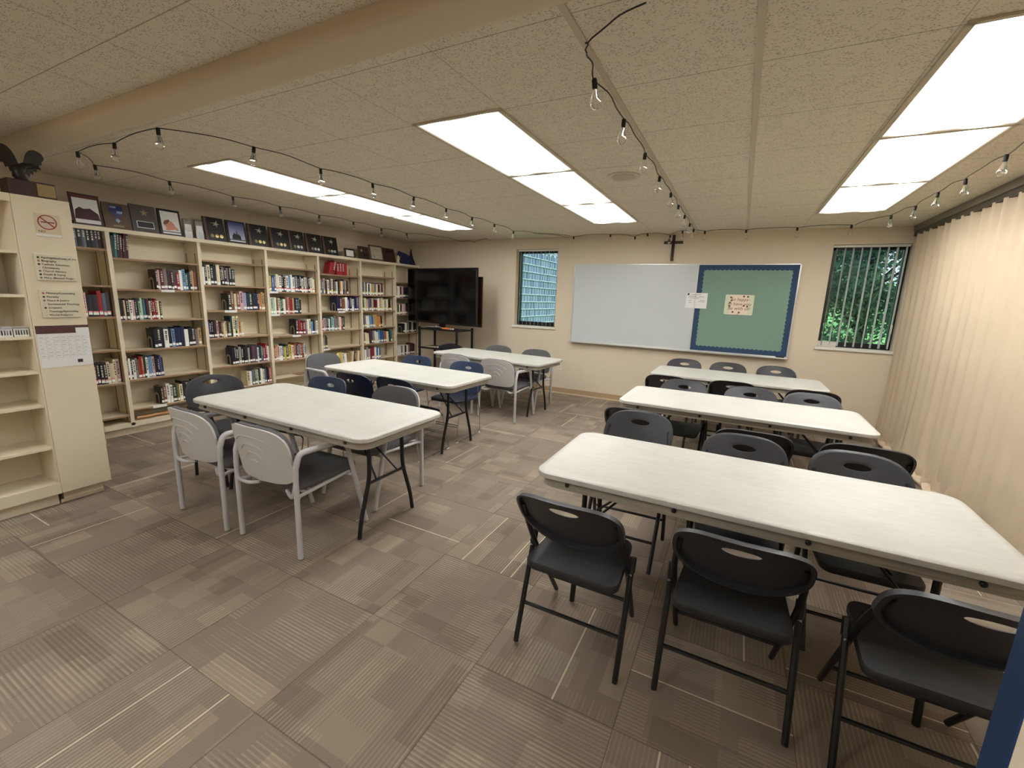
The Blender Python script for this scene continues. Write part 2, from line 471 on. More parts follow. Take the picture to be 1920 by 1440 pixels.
# ------------------------------------------------------------------ windows
def window(n, W, lab):
    x0, x1, z0, z1 = W; yf = D+.13
    g = tag(bpy.data.objects.new('window_%d' % n, None), kind='structure'); COL.objects.link(g)
    mb = MB(); t = .045
    mb.box(x0, x0+t, yf, yf+.06, z0, z1); mb.box(x1-t, x1, yf, yf+.06, z0, z1)
    mb.box(x0, x1, yf, yf+.06, z0, z0+.07); mb.box(x0, x1, yf, yf+.06, z1-.06, z1)
    mb.build('window_frame', m_winblk, g)
    MB().box(x0+t, x1-t, yf+.028, yf+.032, z0+.06, z1-.06).build('window_pane', m_thin_glass, g)
    mb = MB().box(x0-.03, x1+.012, D-.028, D+.0, z0-.036, z0); mb.box(x0, x1, D, yf, z0-.036, z0+.002)
    mb.build('window_sill', m_winwht, g, bevel=.004)
    # vertical blind: head rail + slats
    b = empty('vertical_blind', ((x0+x1)/2, D+.075, z1), 0, lab, 'blind')
    cx = (x0+x1)/2
    MB().box(x0+.01-cx, x1-.01-cx, -.02, .02, -.03, -.002).build('head_rail', m_winwht, b, bevel=.003)
    N = 9 if n == 2 else 10
    for i in range(N):
        x = x0+.05+(x1-x0-.09)*i/(N-1)-cx
        R = Matrix.Translation((x, 0, 0)) @ Matrix.Rotation(math.radians((24 if n == 1 else 6)+(i*37 % 5-2)*1.4), 4, 'Z')
        def fn(u, v): return R @ Vector((.0035*math.sin(u*PI), (u-.5)*.062, -.032-(z1-z0-.05)*v))
        m2 = MB(); m2.grid(fn, 4, 1)
        def fn2(u, v): return R @ Vector((.0035*math.sin(u*PI)+.0012, (u-.5)*.062, -.032-(z1-z0-.05)*v))
        m2.grid(fn2, 4, 1); m2.build('slat', m_slat, b)
    if n == 2:
        MB().tube([(x1-.05-cx, -.03, -.03), (x1-.045-cx, -.035, -1.0)], .002, 5).tube([(x1-.045-cx, -.035, -.98), (x1-.045-cx, -.035, -1.09)], .011, 8).build('pull_cord', m_winwht, b)
        # crank hardware at the lower left of the frame
        MB().box(x0+.002, x0+.22, D+.10, D+.14, z0+.002, z0+.07).build('window_operator', m_winwht, g, bevel=.006)
window(1, W1, 'vertical blind of open slats in the narrow window left of the whiteboard')
window(2, W2, 'vertical blind of open slats in the window beside the folding partition')
# ------------------------------------------------------------------ outside
def leaves(fnpt, n, size, seed):
    rd = random.Random(seed); vs = []; fs = []
    for i in range(n):
        p = Vector(fnpt(rd)); a = Vector((rd.uniform(-1, 1), rd.uniform(-1, 1), rd.uniform(-1, 1))).normalized()
        b = a.cross(Vector((rd.uniform(-1, 1), rd.uniform(-1, 1), rd.uniform(-1, 1)))).normalized()
        L = size*rd.uniform(.6, 1.3); k = len(vs)
        vs += [p-a*L, p+b*L*.4, p+a*L, p-b*L*.4]; fs.append((k, k+1, k+2, k+3))
    return MB().add(vs, fs)
lawn = MB()
def lf(u, v):
    x = -14+u*30; y = D+.3+v*34; d = y-D
    return (x, y, .25+.075*d + (.02*d if x > -8 else 0) + .05*math.sin(x*1.3)*math.sin(y))
lawn.grid(lf, 24, 24)
tag(lawn.build('ground', m_grass), kind='structure')
sh = MB(); CO = .19
for k in range(28):
    z = -.2+k*CO; sh.box(-.03, 0, 0, 12, z, z+.02).box(-.05, -.012, 0, 12, z, z+CO)
o = sh.build('shingled_wall', m_shingle, loc=(-5.0, 7.6, 0))
tag(o, 'blue grey shingled outside wall seen through the narrow left window', 'outside wall')
def tree(x, y, zb, h, r, m, label, group, n, seed, lo=.15):
    e = empty('garden_tree', (x, y, zb), 0, label, 'tree', group)
    tr = MB(); rd = random.Random(seed)
    tr.tube([(0, 0, 0), (.05, .03, h*.3), (-.03, .05, h*.6), (0, 0, h*.85)], [.1, .08, .06, .02], 8)
    for k in range(9):
        a = rd.uniform(0, 2*PI); z = h*rd.uniform(.15, .7)
        tr.tube([(0, 0, z), (math.cos(a)*r*.4, math.sin(a)*r*.4, z+h*.08), (math.cos(a)*r*.8, math.sin(a)*r*.8, z+h*.18)], [.04, .025, .01], 5)
    tr.build('trunk', m_bark, e)
    clumps = [(rd.gauss(0, r*.45), rd.gauss(0, r*.45), h*rd.uniform(lo, 1), r*rd.uniform(.2, .42)) for _ in range(46)]
    def pt(q):
        c = q.choice(clumps); return (c[0]+q.gauss(0, c[3]*.6), c[1]+q.gauss(0, c[3]*.6), c[2]+q.gauss(0, c[3]*.6))
    leaves(pt, n, .055, seed).build('foliage', m, e)
m_leafd = leaf_mat('dark_leaves', (40, 72, 62), (120, 160, 136)); m_leafb = leaf_mat('bright_leaves', (90, 150, 60), (150, 200, 90)); m_leafr = leaf_mat('plum_leaves', (64, 54, 66), (120, 112, 126))
tree(2.05, 10.6, .5, 3.6, .95, m_leafd, 'dark green tree outside the right window filling its middle', None, 15000, 3, .12)
tree(3.7, 11.6, .5, 3.6, .7, m_leafr, 'plum tinted tree outside the right window at its right side', None, 9000, 5, .05)
tree(2.2, 16.0, 1.2, 6.5, 2.4, m_leafb, 'bright green tree farthest away beyond the right window', None, 12000, 8, .1)
tree(-6.6, 21, 1.3, 6, 2.5, m_leafb, 'bright green tree far beyond the shingled wall', None, 5000, 9, .1)

# ------------------------------------------------------------------ ceiling lamps
def lamp_proto():
    e = empty('ceiling_lamp')
    mb = MB(); a, b = .3048, .6096
    mb.box(-a, -a+.024, -b, b, -.010, .004).box(a-.024, a, -b, b, -.010, .004).box(-a, a, -b, -b+.019, -.010, .004).box(-a, a, b-.019, b, -.010, .004)
    mb.build('lamp_frame', m_bar, e)
    MB().box(-a+.024, a-.024, -b+.019, b-.019, -.004, 0).build('lamp_lens', m_lens, e)
    return e
lp = None
names = {-4.34: 'bookcase side row', -1.889: 'middle row', .5915: 'partition side row'}
for lx in (-4.34, -1.889, .5915):
    for k in range(3):
        o = lamp_proto() if lp is None else copy_tree(lp)
        if lp is None: lp = o
        o.location = (lx+.295, 2.266+1.2192*(k+.5), H-.001)
        wh = ('nearest', 'middle', 'farthest')[k]
        tag(o, 'recessed fluorescent ceiling lamp with white lens, %s of the three in the %s' % (wh, names[lx]), 'ceiling lamp', 'recessed ceiling lamps')
for (x, y, wh) in ((-3.6, -.35, 'leftmost of five'), (-1.6, -.55, 'second from left of five'), (.45, -.8, 'middle of five'), (2.4, -.8, 'rightmost of five'), (-2.4, -2.2, 'rearmost of five')):  # unseen lamps added to brighten the floor and ceiling near the camera
    o = copy_tree(lp); o.location = (x, y, H-.001)
    tag(o, 'added unseen ceiling lamp brightening the camera side, %s' % wh, 'ceiling lamp', 'added ceiling lamps on the camera side')
sp = MB(); sp.lathe([(.135, .0), (.135, -.008), (.115, -.014), (.10, -.008), (.085, -.004), (.0, -.004)], 32)
for k in range(6): sp.box(-.09, .09, -.075+k*.03, -.065+k*.03, -.01, -.004)
tag(sp.build('ceiling_speaker', m_ceilring, loc=(-.99, 3.81, H)), 'round white ceiling speaker grille beside the string of bulbs', 'speaker')

# ------------------------------------------------------------------ folding partition
pt_ = empty('folding_partition', (1.79, 3.85, 0), 0, 'beige pleated accordion partition closing off the right side of the room', 'partition')
def pleat(u, v):
    y = .75+u*6.27; z = .05+v*(2.46)
    ph = (y-6.147)/.193; f = abs((ph % 1)-.5)*2
    top = .14+.86*max(0, (z-.9)/1.6)
    jit = .006*math.sin(y*7.3)+.004*math.sin(y*19)
    base = 1.735+jit
    x = base+.05*top*(math.sin(ph*2*PI)*.5) + (.004*math.sin(ph*4*PI+1))*top
    if z < .22:      # gathered hem
        g = (.22-z)/.22
        x += -.035*g*abs(math.sin(y*11+math.sin(y*5)))-.02*g+.012*math.sin(z*70+y*17)*g
    return (x-1.79, y-3.85, z)
mb = MB(); mb.grid(pleat, 420, 40)
mb.grid(lambda u, v: (pleat(u, v)[0]+.02, pleat(u, v)[1], pleat(u, v)[2]), 200, 2)
mb.build('pleated_fabric', m_part, pt_)
def hem(u, v):
    y = .75+u*6.27; a = v*PI*1.2
    w_ = .03+.02*math.sin(y*23+math.sin(y*7)*2)
    return (1.70-1.79-math.sin(a)*w_, y-3.85+.008*math.sin(a*3+y*31), .012+.05*(1-math.cos(a))*.5+.015*math.sin(y*31))
MB().grid(hem, 360, 8).build('gathered_hem', m_part, pt_)
MB().box(1.705-1.79, 1.80-1.79, .63-3.85, 7.04-3.85, 2.555, H-.003).box(1.715-1.79, 1.79-1.79, .63-3.85, 7.04-3.85, 2.50, 2.556, 1).build('ceiling_track', [m_track, m_gap_shade], pt_)  # lower strip: shade between track and curtain, painted as a dark colour

# ------------------------------------------------------------------ tables
def leg_pair(x, w_=.52):
    out = []
    for s_ in (-1, 1):
        pts = fillet([(x, s_*.155, .72), (x, s_*.16, .40), (x, s_*.245, .13), (x, s_*.262, .012)], .07, 5)
        out.append(pts)
    return out
def make_table(L=1.85, Wd=.80, h=.77):
    e = empty('folding_table')
    mb = MB(); r = .085
    o1 = rrect(-L/2, L/2, -Wd/2, Wd/2, r)
    def ring(inset, z):
        return [Vector((x*(1-inset/(L/2)), y*(1-inset/(Wd/2)), z)) for x, y in o1]
    prof = [(.045, h-.004), (.030, h), (.008, h), (.001, h-.005), (0, h-.014), (.001, h-.027), (.006, h-.030), (.03, h-.030)]
    n_ = len(o1); vs = []
    for i_, z in prof: vs += ring(i_, z)
    fs = [(j*n_+k, j*n_+(k+1) % n_, (j+1)*n_+(k+1) % n_, (j+1)*n_+k) for j in range(len(prof)-1) for k in range(n_)]
    mb.add(vs, fs, 0, True); mb.add(ring(.045, h-.004), [tuple(range(n_))]); mb.add(ring(.03, h-.03), [tuple(range(n_))[::-1]])
    mb.build('tabletop', m_table, e)
    ap = MB(); P = [(.028, h-.03), (.029, h-.068), (.024, h-.070), (.024, h-.078), (.045, h-.078), (.05, h-.03)]
    vs = []
    for i_, z in P: vs += ring(i_, z)
    ap.add(vs, [(j*n_+k, j*n_+(k+1) % n_, (j+1)*n_+(k+1) % n_, (j+1)*n_+k) for j in range(len(P)-1) for k in range(n_)], 0, True)
    ap.build('apron', m_apron, e)
    for bx in (-.75, -.25, .25, .75):
        for s_ in (-1, 1):
            MB().lathe([(0, 0), (.011, 0), (.011, .008), (.006, .012), (0, .012)], 10, M=plane_M((bx, s_*(Wd/2-.0285), h-.05), (1, 0, 0), (0, 0, -s_))).build('bolt', m_blackmetal, e)
    for s_ in (-1, 1):
        x = s_*(L/2-.205)
        for pts in leg_pair(x): MB().tube(pts, .0145, 10).build('leg', m_blackmetal, e)
        MB().tube([(x, -.165, .37), (x, .165, .37)], .011, 8).build('crossbar', m_blackmetal, e)
        MB().tube([(x, -.2, .715), (x, .2, .715)], .014, 8).build('top_bar', m_blackmetal, e)
        MB().tube([(x, .10, .38), (x-s_*.30, 0, .70)], .007, 6).build('brace', m_blackmetal, e)
        MB().tube([(x, -.10, .38), (x-s_*.30, 0, .70)], .007, 6).build('brace', m_blackmetal, e)
    return e
TB = [(.09, 2.30, 0, 1.84, 'front table of the right column, nearest the doorway'),
      (.05, 4.155, -.005, 1.86, 'middle table of the right column'),
      (.01, 5.885, 0, 1.87, 'back table of the right column, nearest the whiteboard'),
      (-2.785, 2.165, -.006, 1.80, 'front table of the left column, nearest the bookcases end panel'),
      (-3.275, 3.76, -.03, 1.87, 'middle table of the left column'),
      (-3.14, 5.595, -.088, 1.94, 'back table of the left column, in front of the television cart')]
tp = None
for (x, y, a, L, lab) in TB:
    if tp is None: tp = make_table(); o = tp
    else: o = copy_tree(tp)
    o.location = (x, y, 0); o.rotation_euler = (0, 0, a)
    tag(o, 'grey plastic folding table, '+lab, 'table', 'folding tables')

# ------------------------------------------------------------------ chairs
def folding_chair():
    e = empty('folding_chair')
    fy = lambda z: .465-z*.70      # long tube line
    for s_ in (-1, 1):
        MB().tube(fillet([(s_*.212, fy(.012), .012), (s_*.222, fy(.45), .45), (s_*.222, fy(.60)+.01, .60), (s_*.2, fy(.76)+.01, .76)], .08), .0125, 8).build('leg', m_blackmetal, e)
        MB().tube([(s_*.238, 0, .012), (s_*.236, .165, .50)], .0125, 8).build('leg', m_blackmetal, e)
        MB().tube([(s_*.236, .150, .455), (s_*.236, .170, .515)], .017, 8).build('hinge', m_blackmetal, e)
    MB().tube([(-.236, .062, .185), (.236, .062, .185)], .009, 8).build('stretcher', m_blackmetal, e)
    MB().tube([(-.214, fy(.16), .16), (.214, fy(.16), .16)], .009, 8).build('stretcher', m_blackmetal, e)
    # seat
    mb = MB(); o1 = [(x*(1 if y < .2 else 1-.10*(y-.2)/.2), y) for x, y in rrect(-.212, .212, -.005, .41, .045)]
    def zz(x, y): return .455-.018*math.exp(-((x/.16)**2+((y-.16)/.15)**2))
    n_ = len(o1); c = (0, .2); vs = []; prof = [(.9, 0), (1, -.006), (1.0, -.03), (.96, -.038)]
    R = [0, .25, .5, .7, .85, .96]
    rings = []
    for r in R[1:]: rings.append([(c[0]+(x-c[0])*r, c[1]+(y-c[1])*r, zz(c[0]+(x-c[0])*r, c[1]+(y-c[1])*r)) for x, y in o1])
    rings.append([(x, y, .449) for x, y in o1]); rings.append([(x, y, .425) for x, y in o1]); rings.append([(x*.97, .2+(y-.2)*.97, .416) for x, y in o1])
    rings.append([(x*.1, .2+(y-.2)*.1, .42) for x, y in o1])
    rings.insert(5, [(c[0]+(x-c[0])*.985, c[1]+(y-c[1])*.985, .4548) for x, y in o1])
    for r_ in rings: vs += r_
    fs = [(j*n_+k, j*n_+(k+1) % n_, (j+1)*n_+(k+1) % n_, (j+1)*n_+k) for j in range(len(rings)-1) for k in range(n_)]
    k0 = len(vs); vs.append((c[0], c[1], zz(*c))); fs += [(k, (k+1) % n_, k0) for k in range(n_)]
    mb.add(vs, fs, 0, True); mb.build('seat', m_blackplastic, e)
    # backrest with hand slot
    zc = .705
    def dep(x, z): return fy(z)+.028-.05+1.05*x*x*.9
    outer = supere(.228, .15, .135, 3.3, 2.3, 56); outer = [(x, zc+z) for x, z in outer]
    inner = [(.062*math.cos(2*PI*k/56), zc+.083+.017*math.sin(2*PI*k/56)) for k in range(56)]
    mb = MB(); ring_plate(mb, outer, inner, dep, .008, 7, 0, .024)
    mb.build('backrest', m_backplastic, e)
    for s_ in (-1, 1):
        rv = MB(); rv.lathe([(0, .004), (.006, .003), (.007, 0)], 8, M=plane_M((s_*.222, fy(.60)-.004, .62), (1, 0, 0), (0, 0, 1)))
        rv.build('rivet', m_steel, e)
        MB().lathe([(0, .004), (.006, .003), (.007, 0)], 8, M=plane_M((s_*.238, .138, .445), (1, 0, 0), (0, 0, 1))).build('rivet', m_steel, e)
    return e

def guest_chair():
    e = empty('guest_armchair')
    for s_ in (-1, 1):
        x = s_*.285
        # rear leg, arm, front leg: one white tube, split at the arm joints
        MB().tube([(x, 0, .012), (x, .0, .52), (x, .005, .60)], .0165, 10).build('leg', m_guest, e)
        MB().tube(fillet([(x, .005, .595), (x, .03, .675), (x, .36, .665), (x*.99, .40, .60)], .06, 6), .0185, 10).build('arm', m_guest, e)
        MB().tube([(x*.99, .395, .61), (x*.98, .54, .012)], .0165, 10).build('leg', m_guest, e)
        MB().tube(fillet([(x, .01, .40), (s_*.265, .03, .40), (s_*.238, .44, .415)], .03), .0115, 8).build('seat_rail', m_guest, e)
        MB().tube(fillet([(x, -.004, .50), (s_*.26, -.006, .405), (s_*.20, .02, .385), (s_*.13, .05, .40)], .04), .0115, 8).build('back_bracket', m_guest, e)
    MB().tube([(-.28, .43, .40), (.28, .43, .40)], .011, 8).build('front_rail', m_guest, e)
    MB().tube([(-.255, .10, .395), (.255, .10, .395)], .010, 8).build('rear_rail', m_guest, e)
    # seat cushion
    mb = MB(); o1 = rrect(-.245, .245, .04, .53, .07); n_ = len(o1); vs = []
    prof = [(.30, .478), (.7, .476), (.92, .468), (1, .452), (1, .43), (.95, .415), (.2, .412)]
    for r, z in prof: vs += [(x*r, .285+(y-.285)*r, z) for x, y in o1]
    mb.add(vs, [(j*n_+k, j*n_+(k+1) % n_, (j+1)*n_+(k+1) % n_, (j+1)*n_+k) for j in range(len(prof)-1) for k in range(n_)], 0, True)
    mb.add([(x*.3, .285+(y-.285)*.3, .478) for x, y in o1], [tuple(range(n_))], 0, True)
    mb.build('seat', m_fabric, e)
    zc = .655
    def dep(x, z): return -.025-(z-.5)*.17+.9*x*x
    outer = [(x, zc+z) for x, z in supere(.258, .17, .185, 3.2, 6.5, 56)]
    inner = [(x*.02, zc+(z-zc)*.02) for x, z in outer]
    mb = MB(); ring_plate(mb, outer, inner, dep, .016, 8)
    sh_ = mb.build('back_shell', m_guestshell, e)
    gm = MB()
    for (hw, z, dz) in ((.165, .735, .05), (.115, .685, .05), (.07, .640, .04), (.03, .60, .012)):
        pts = []
        for k in range(13):
            t = -1+2*k/12; x = hw*t; zz = z+dz*(.5-abs(t)**3)
            pts.append((x, dep(x, zz)-.0172, zz))
        gm.tube(pts, .0046, 6)
    gm.build('moulded_ridges', m_guestshell, sh_)
    outer2 = [(x*.99, zc+.004+(z-zc)*.99) for x, z in outer]; inner2 = [(x*.02, zc+(z-zc)*.02) for x, z in outer2]
    mb = MB(); ring_plate(mb, outer2, inner2, lambda x, z: dep(x, z)+.034-.012*((x/.26)**4), .032, 8)
    mb.build('back_cushion', m_fabric, e)
    return e

def blue_chair(m):
    e = empty('stacking_chair')
    zc = .665
    def dep(x, z): return -.03-(z-.45)*.20+.85*x*x
    outer = [(x, zc+z) for x, z in supere(.24, .165, .215, 4.2, 5, 56)]
    outer = [(x*(1 if z > .6 else .93+.07*(z-.45)/.15), z) for x, z in outer]
    inner = [(.048*math.cos(2*PI*k/56), .755+.017*math.sin(2*PI*k/56)) for k in range(56)]
    mb = MB(); ring_plate(mb, outer, inner, dep, .010, 8, 0, .006)
    mb.build('backrest', m, e)
    mb = MB(); o1 = rrect(-.22, .22, -.01, .42, .09); n_ = len(o1); vs = []
    prof = [(.3, .450), (.7, .452), (.93, .455), (1, .447), (1, .43), (.9, .42), (.2, .42)]
    for r, z in prof: vs += [(x*r, .205+(y-.205)*r, z) for x, y in o1]
    mb.add(vs, [(j*n_+k, j*n_+(k+1) % n_, (j+1)*n_+(k+1) % n_, (j+1)*n_+k) for j in range(len(prof)-1) for k in range(n_)], 0, True)
    mb.add([(x*.3, .205+(y-.205)*.3, .45) for x, y in o1], [tuple(range(n_))], 0, True)
    mb.build('seat', m_seatnavy if m is not m_blue else m_navy, e)
    for s_ in (-1, 1):
        pts = fillet([(s_*.185, -.02, .60), (s_*.2, -.0, .42), (s_*.225, -.0, .30), (s_*.238, 0, .01), (s_*.235, .50, .01), (s_*.215, .40, .415), (s_*.12, .36, .415)], .03, 4)
        MB().tube(pts, .0058, 7).build('sled_leg', m_chrome, e)
        gl = MB()
        for y in (.02, .48): gl.tube([(s_*.238, y-.02, .007), (s_*.238, y+.02, .007)], .007, 6)
        gl.build('floor_glide', m_white, e)
    MB().tube([(-.225, .445, .19), (.225, .445, .19)], .005, 6).build('crossbar', m_chrome, e)
    MB().tube([(-.225, .455, .17), (.225, .455, .17)], .005, 6).build('crossbar', m_chrome, e)
    return e

def black_armchair():
    e = empty('plastic_armchair')
    zc = .70
    def dep(x, z): return -.02-(z-.45)*.22+.9*x*x
    outer = [(x, zc+z) for x, z in supere(.245, .145, .16, 2.6, 3.4, 56)]
    inner = [(.058*math.cos(2*PI*k/56), .785+.018*math.sin(2*PI*k/56)) for k in range(56)]
    mb = MB(); ring_plate(mb, outer, inner, dep, .012, 8, 0, .008); mb.build('backrest', m_backplastic, e)
    mb = MB(); o1 = rrect(-.23, .23, .0, .45, .07); n_ = len(o1); vs = []
    prof = [(.3, .450), (.7, .452), (.93, .455), (1, .445), (1, .425), (.9, .418), (.2, .418)]
    for r, z in prof: vs += [(x*r, .225+(y-.225)*r, z) for x, y in o1]
    mb.add(vs, [(j*n_+k, j*n_+(k+1) % n_, (j+1)*n_+(k+1) % n_, (j+1)*n_+k) for j in range(len(prof)-1) for k in range(n_)], 0, True)
    mb.add([(x*.3, .225+(y-.225)*.3, .45) for x, y in o1], [tuple(range(n_))], 0, True)
    mb.build('seat', m_blackplastic, e)
    for s_ in (-1, 1):
        MB().tube([(s_*.25, .02, .012), (s_*.235, .02, .45), (s_*.235, -.03, .62)], .013, 8).build('leg', m_blackmetal, e)
        MB().tube([(s_*.25, .47, .012), (s_*.235, .38, .43)], .013, 8).build('leg', m_blackmetal, e)
        MB().tube(fillet([(s_*.238, -.01, .56), (s_*.27, .06, .63), (s_*.27, .34, .64), (s_*.238, .36, .46), (s_*.235, .34, .43)], .06), .013, 8).build('arm', m_backplastic, e)
    return e

FC = folding_chair()
used = [False]
def place(proto, flag, x, y, rz, label, cat, group):
    if not flag[0]: o = proto; flag[0] = True
    else: o = copy_tree(proto)
    o.location = (x, y, 0); o.rotation_euler = (0, 0, rz); return tag(o, label, cat, group)
pos3 = ('left', 'middle', 'right')
def row(pts, back, text, grp):
    for i, (x, y, a) in enumerate(pts):
        place(FC, used, x, y, a+(PI if back else 0), 'black folding chair, %s of three %s' % (pos3[i], text), 'chair', grp)
row([(-.53, 1.635, .0), (.10, 1.685, -.01), (.715, 1.655, .0)], 0, 'on the doorway side of the front right table', 'folding chairs at the front right table')
row([(-.535, 2.94, .03), (.11, 2.725, .0), (.655, 2.72, .02)], 1, 'behind the front right table facing the doorway', 'folding chairs at the front right table')
row([(-.62, 3.31, .0), (.165, 3.18, 0), (.76, 3.22, -.04)], 0, 'on the near side of the middle right table', 'folding chairs at the middle right table')
row([(-.42, 4.55, 0), (.17, 4.54, .0), (.66, 4.56, 0)], 1, 'behind the middle right table', 'folding chairs at the middle right table')
row([(-.64, 5.03, .0), (.01, 5.11, 0), (.71, 5.05, -.03)], 0, 'on the near side of the back right table', 'folding chairs at the back right table')
row([(-.62, 6.38, 0), (-.07, 6.39, 0), (.49, 6.44, .02)], 1, 'between the back right table and the whiteboard wall', 'folding chairs at the back right table')
GC = guest_chair(); gu = [False]
def gp(x, y, a, lab): place(GC, gu, x, y, a, lab, 'chair', 'grey upholstered armchairs')
gp(-3.19, 1.537, -.02, 'grey armchair, left of the two pushed under the front left table')
gp(-2.49, 1.56, .01, 'grey armchair, right of the two pushed under the front left table')
gp(-2.545, 2.78, PI, 'grey upholstered armchair on the far side of the front left table, at its right end')
gp(-4.68, 3.82, -PI/2, 'grey upholstered armchair at the left end of the middle left table')
gp(-3.45, 5.0, -.06, 'grey armchair, left one on the near side of the back left table')
gp(-2.75, 4.94, -.06, 'grey armchair, right one on the near side of the back left table')
gp(-3.49, 6.28, PI-.08, 'grey upholstered armchair, left of the two behind the back left table')
gp(-2.78, 6.22, PI-.05, 'grey upholstered armchair, right of the two behind the back left table')
BC = blue_chair(m_navy); bu = [False]
place(BC, bu, -3.35, 3.13, .0, 'navy stacking chair, left one on the near side of the middle left table', 'chair', 'blue stacking chairs')
place(BC, bu, -2.87, 3.19, -.03, 'navy stacking chair, right one on the near side of the middle left table', 'chair', 'blue stacking chairs')
BB = blue_chair(m_blue); b2 = [False]
place(BB, b2, -3.32, 2.68, PI+.03, 'blue stacking chair behind the front left table, back to the navy chairs', 'chair', 'blue stacking chairs')
place(BB, b2, -3.66, 4.36, PI, 'blue plastic stacking chair, left of the two behind the middle left table', 'chair', 'blue stacking chairs')
place(BB, b2, -2.88, 4.35, PI, 'blue plastic stacking chair with chrome legs behind the middle left table, right one', 'chair', 'blue stacking chairs')
o = black_armchair(); o.location = (-4.04, 2.17, 0); o.rotation_euler = (0, 0, -PI/2)
tag(o, 'charcoal plastic armchair with handle slot at the left end of the front left table', 'chair')

# ------------------------------------------------------------------ whiteboard and things on the back wall
wb = empty('whiteboard', (-.94, D, .93), 0, 'wide wall board, white enamel on the left and green pinboard on the right', 'whiteboard')
ox, oy, oz = -.94, D, .93
x0, x1, z0, z1 = -2.501, .614, .945, 2.171; xm = -.628
MB().box(x0-ox, xm-ox, -.022, -.004, z0-oz, z1-oz).build('writing_surface', m_board, wb)
MB().box(xm-ox, x1-ox, -.022, -.004, z0-oz, z1-oz).build('pin_surface', m_green, wb, loc=None)
fr = MB(); t = .016
fr.box(x0-t-ox, x0-ox, -.03, 0, z0-t-oz, z1+t-oz).box(x1-ox, x1+t-ox, -.03, 0, z0-t-oz, z1+t-oz).box(x0-t-ox, x1+t-ox, -.03, 0, z1-oz, z1+t-oz).box(x0-t-ox, x1+t-ox, -.03, 0, z0-t-oz, z0-oz)
fr.box(xm-.008-ox, xm+.008-ox, -.03, 0, z0-oz, z1-oz); fr.build('frame', m_alu, wb, bevel=.002)
MB().box(x0-t-ox, x1+t-ox, -.085, 0, z0-t-.012-oz, z0-t-oz).box(x0-t-ox, x1+t-ox, -.09, -.082, z0-t-.012-oz, z0-t+.008-oz).build('marker_tray', m_alu, wb, bevel=.002)
# scalloped navy border
def scallop(ax0, ax1, fixed, horizontal, sgn):
    n_ = int(abs(ax1-ax0)/.055); poly = [(ax0, fixed)]; st = (ax1-ax0)/n_
    pts = [(ax0, fixed)]
    for k in range(n_):
        for j in range(7):
            a = PI*j/6; pts.append((ax0+st*(k+.5-.5*math.cos(a)), fixed+sgn*(.058+.016*math.sin(a))))
    pts.append((ax1, fixed))
    return pts
bd = MB()
for (a0, a1, fx, hz, sg) in ((xm+.01, x1, z1, 1, -1), (xm+.01, x1, z0, 1, 1), (z0, z1, xm+.01, 0, 1), (z0, z1, x1, 0, -1)):
    pts = scallop(a0, a1, fx, hz, sg)
    # build as strips for clean triangulation
    core = pts[1:-1]
    for i in range(len(core)-1):
        (a, b), (c, d) = core[i], core[i+1]
        q = [(a, fx), (c, fx), (c, d), (a, b)]
        yy = -.0235 if hz else -.0245
        if hz: bd.add([(p[0]-ox, yy, p[1]-oz) for p in q], [(0, 1, 2, 3)])
        else: bd.add([(p[1]-ox, yy, p[0]-oz) for p in q], [(0, 1, 2, 3)])
bd.build('scalloped_border', m_bluepaper, wb)
nt = empty('notice_sheet', (-.605, D-.028, 1.666), 0, 'white printed sheet taped across the join of whiteboard and green board', 'notice')
MB().box(-.146, .142, -.0012, 0, -.111, .109).build('sheet', m_paper, nt)
ln = MB()
for (a, b, z) in ((-.08, .06, .085), (-.115, .0, .06), (-.115, .03, .038), (.03, .1, .055), (-.11, -.07, .0), (.05, .11, .005), (.02, .11, -.015), (-.105, -.07, -.03)):
    ln.box(a, b, -.0022, -.0012, z-.003, z+.003)
ln.build('printed_lines', m_ink2, nt)
MB().lathe([(0, 0), (.015, 0)], 16, M=plane_M((-.118, -.0024, .09), (1, 0, 0), (0, 0, 1))).build('printed_seal', m_ink, nt)
po = empty('greeting_poster', (-.045, D-.028, 1.625), 0, 'small floral welcome poster pinned in the middle of the green board', 'poster')
m_poster = NT('floral_poster'); _o = m_poster.obj(); _s = m_poster.node('ShaderNodeSeparateXYZ'); m_poster.l.new(_o, _s.inputs[0])
_e = m_poster.math('GREATER_THAN', m_poster.math('ABSOLUTE', _s.outputs[0]), .115)
_n = m_poster.noise(_o, 60, 3, .7)
_c = m_poster.mix(_n, (180, 190, 150), (238, 234, 214))
m_poster.put(m_poster.b.inputs['Base Color'], m_poster.mix(_e, (232, 214, 192), _c)); m_poster.b.inputs['Roughness'].default_value = .7; m_poster = m_poster.m
MB().prism(rrect(-.182, .18, -.138, .14, .018), 0, .0014, M=plane_M((0, -.0002, 0), (1, 0, 0), (0, 0, 1))).build('card', m_poster, po)
for i, s_ in enumerate(('So happy', 'to have you', 'Be with us!')):
    text_mesh(s_, .062, plane_M((0, -.0022, .055-.062*i), (1, 0, 0), (0, 0, 1)), m_brown, 'lettering', po, shear=.25, align='CENTER')
rd = random.Random(3)
for (x, z) in ((-.11, .10), (-.10, .06), (.05, .118), (.10, .115), (.06, -.01), (.105, -.02), (-.07, -.10), (.01, -.105), (-.12, -.02), (-.115, .03)):
    fl = MB()
    for k in range(5):
        a = k*2*PI/5; fl.lathe([(0, 0), (.007, 0)], 8, M=plane_M((x+.007*math.cos(a), -.0024, z+.007*math.sin(a)), (1, 0, 0), (0, 0, 1)))
    fl.build('printed_flower', m_brown, po)

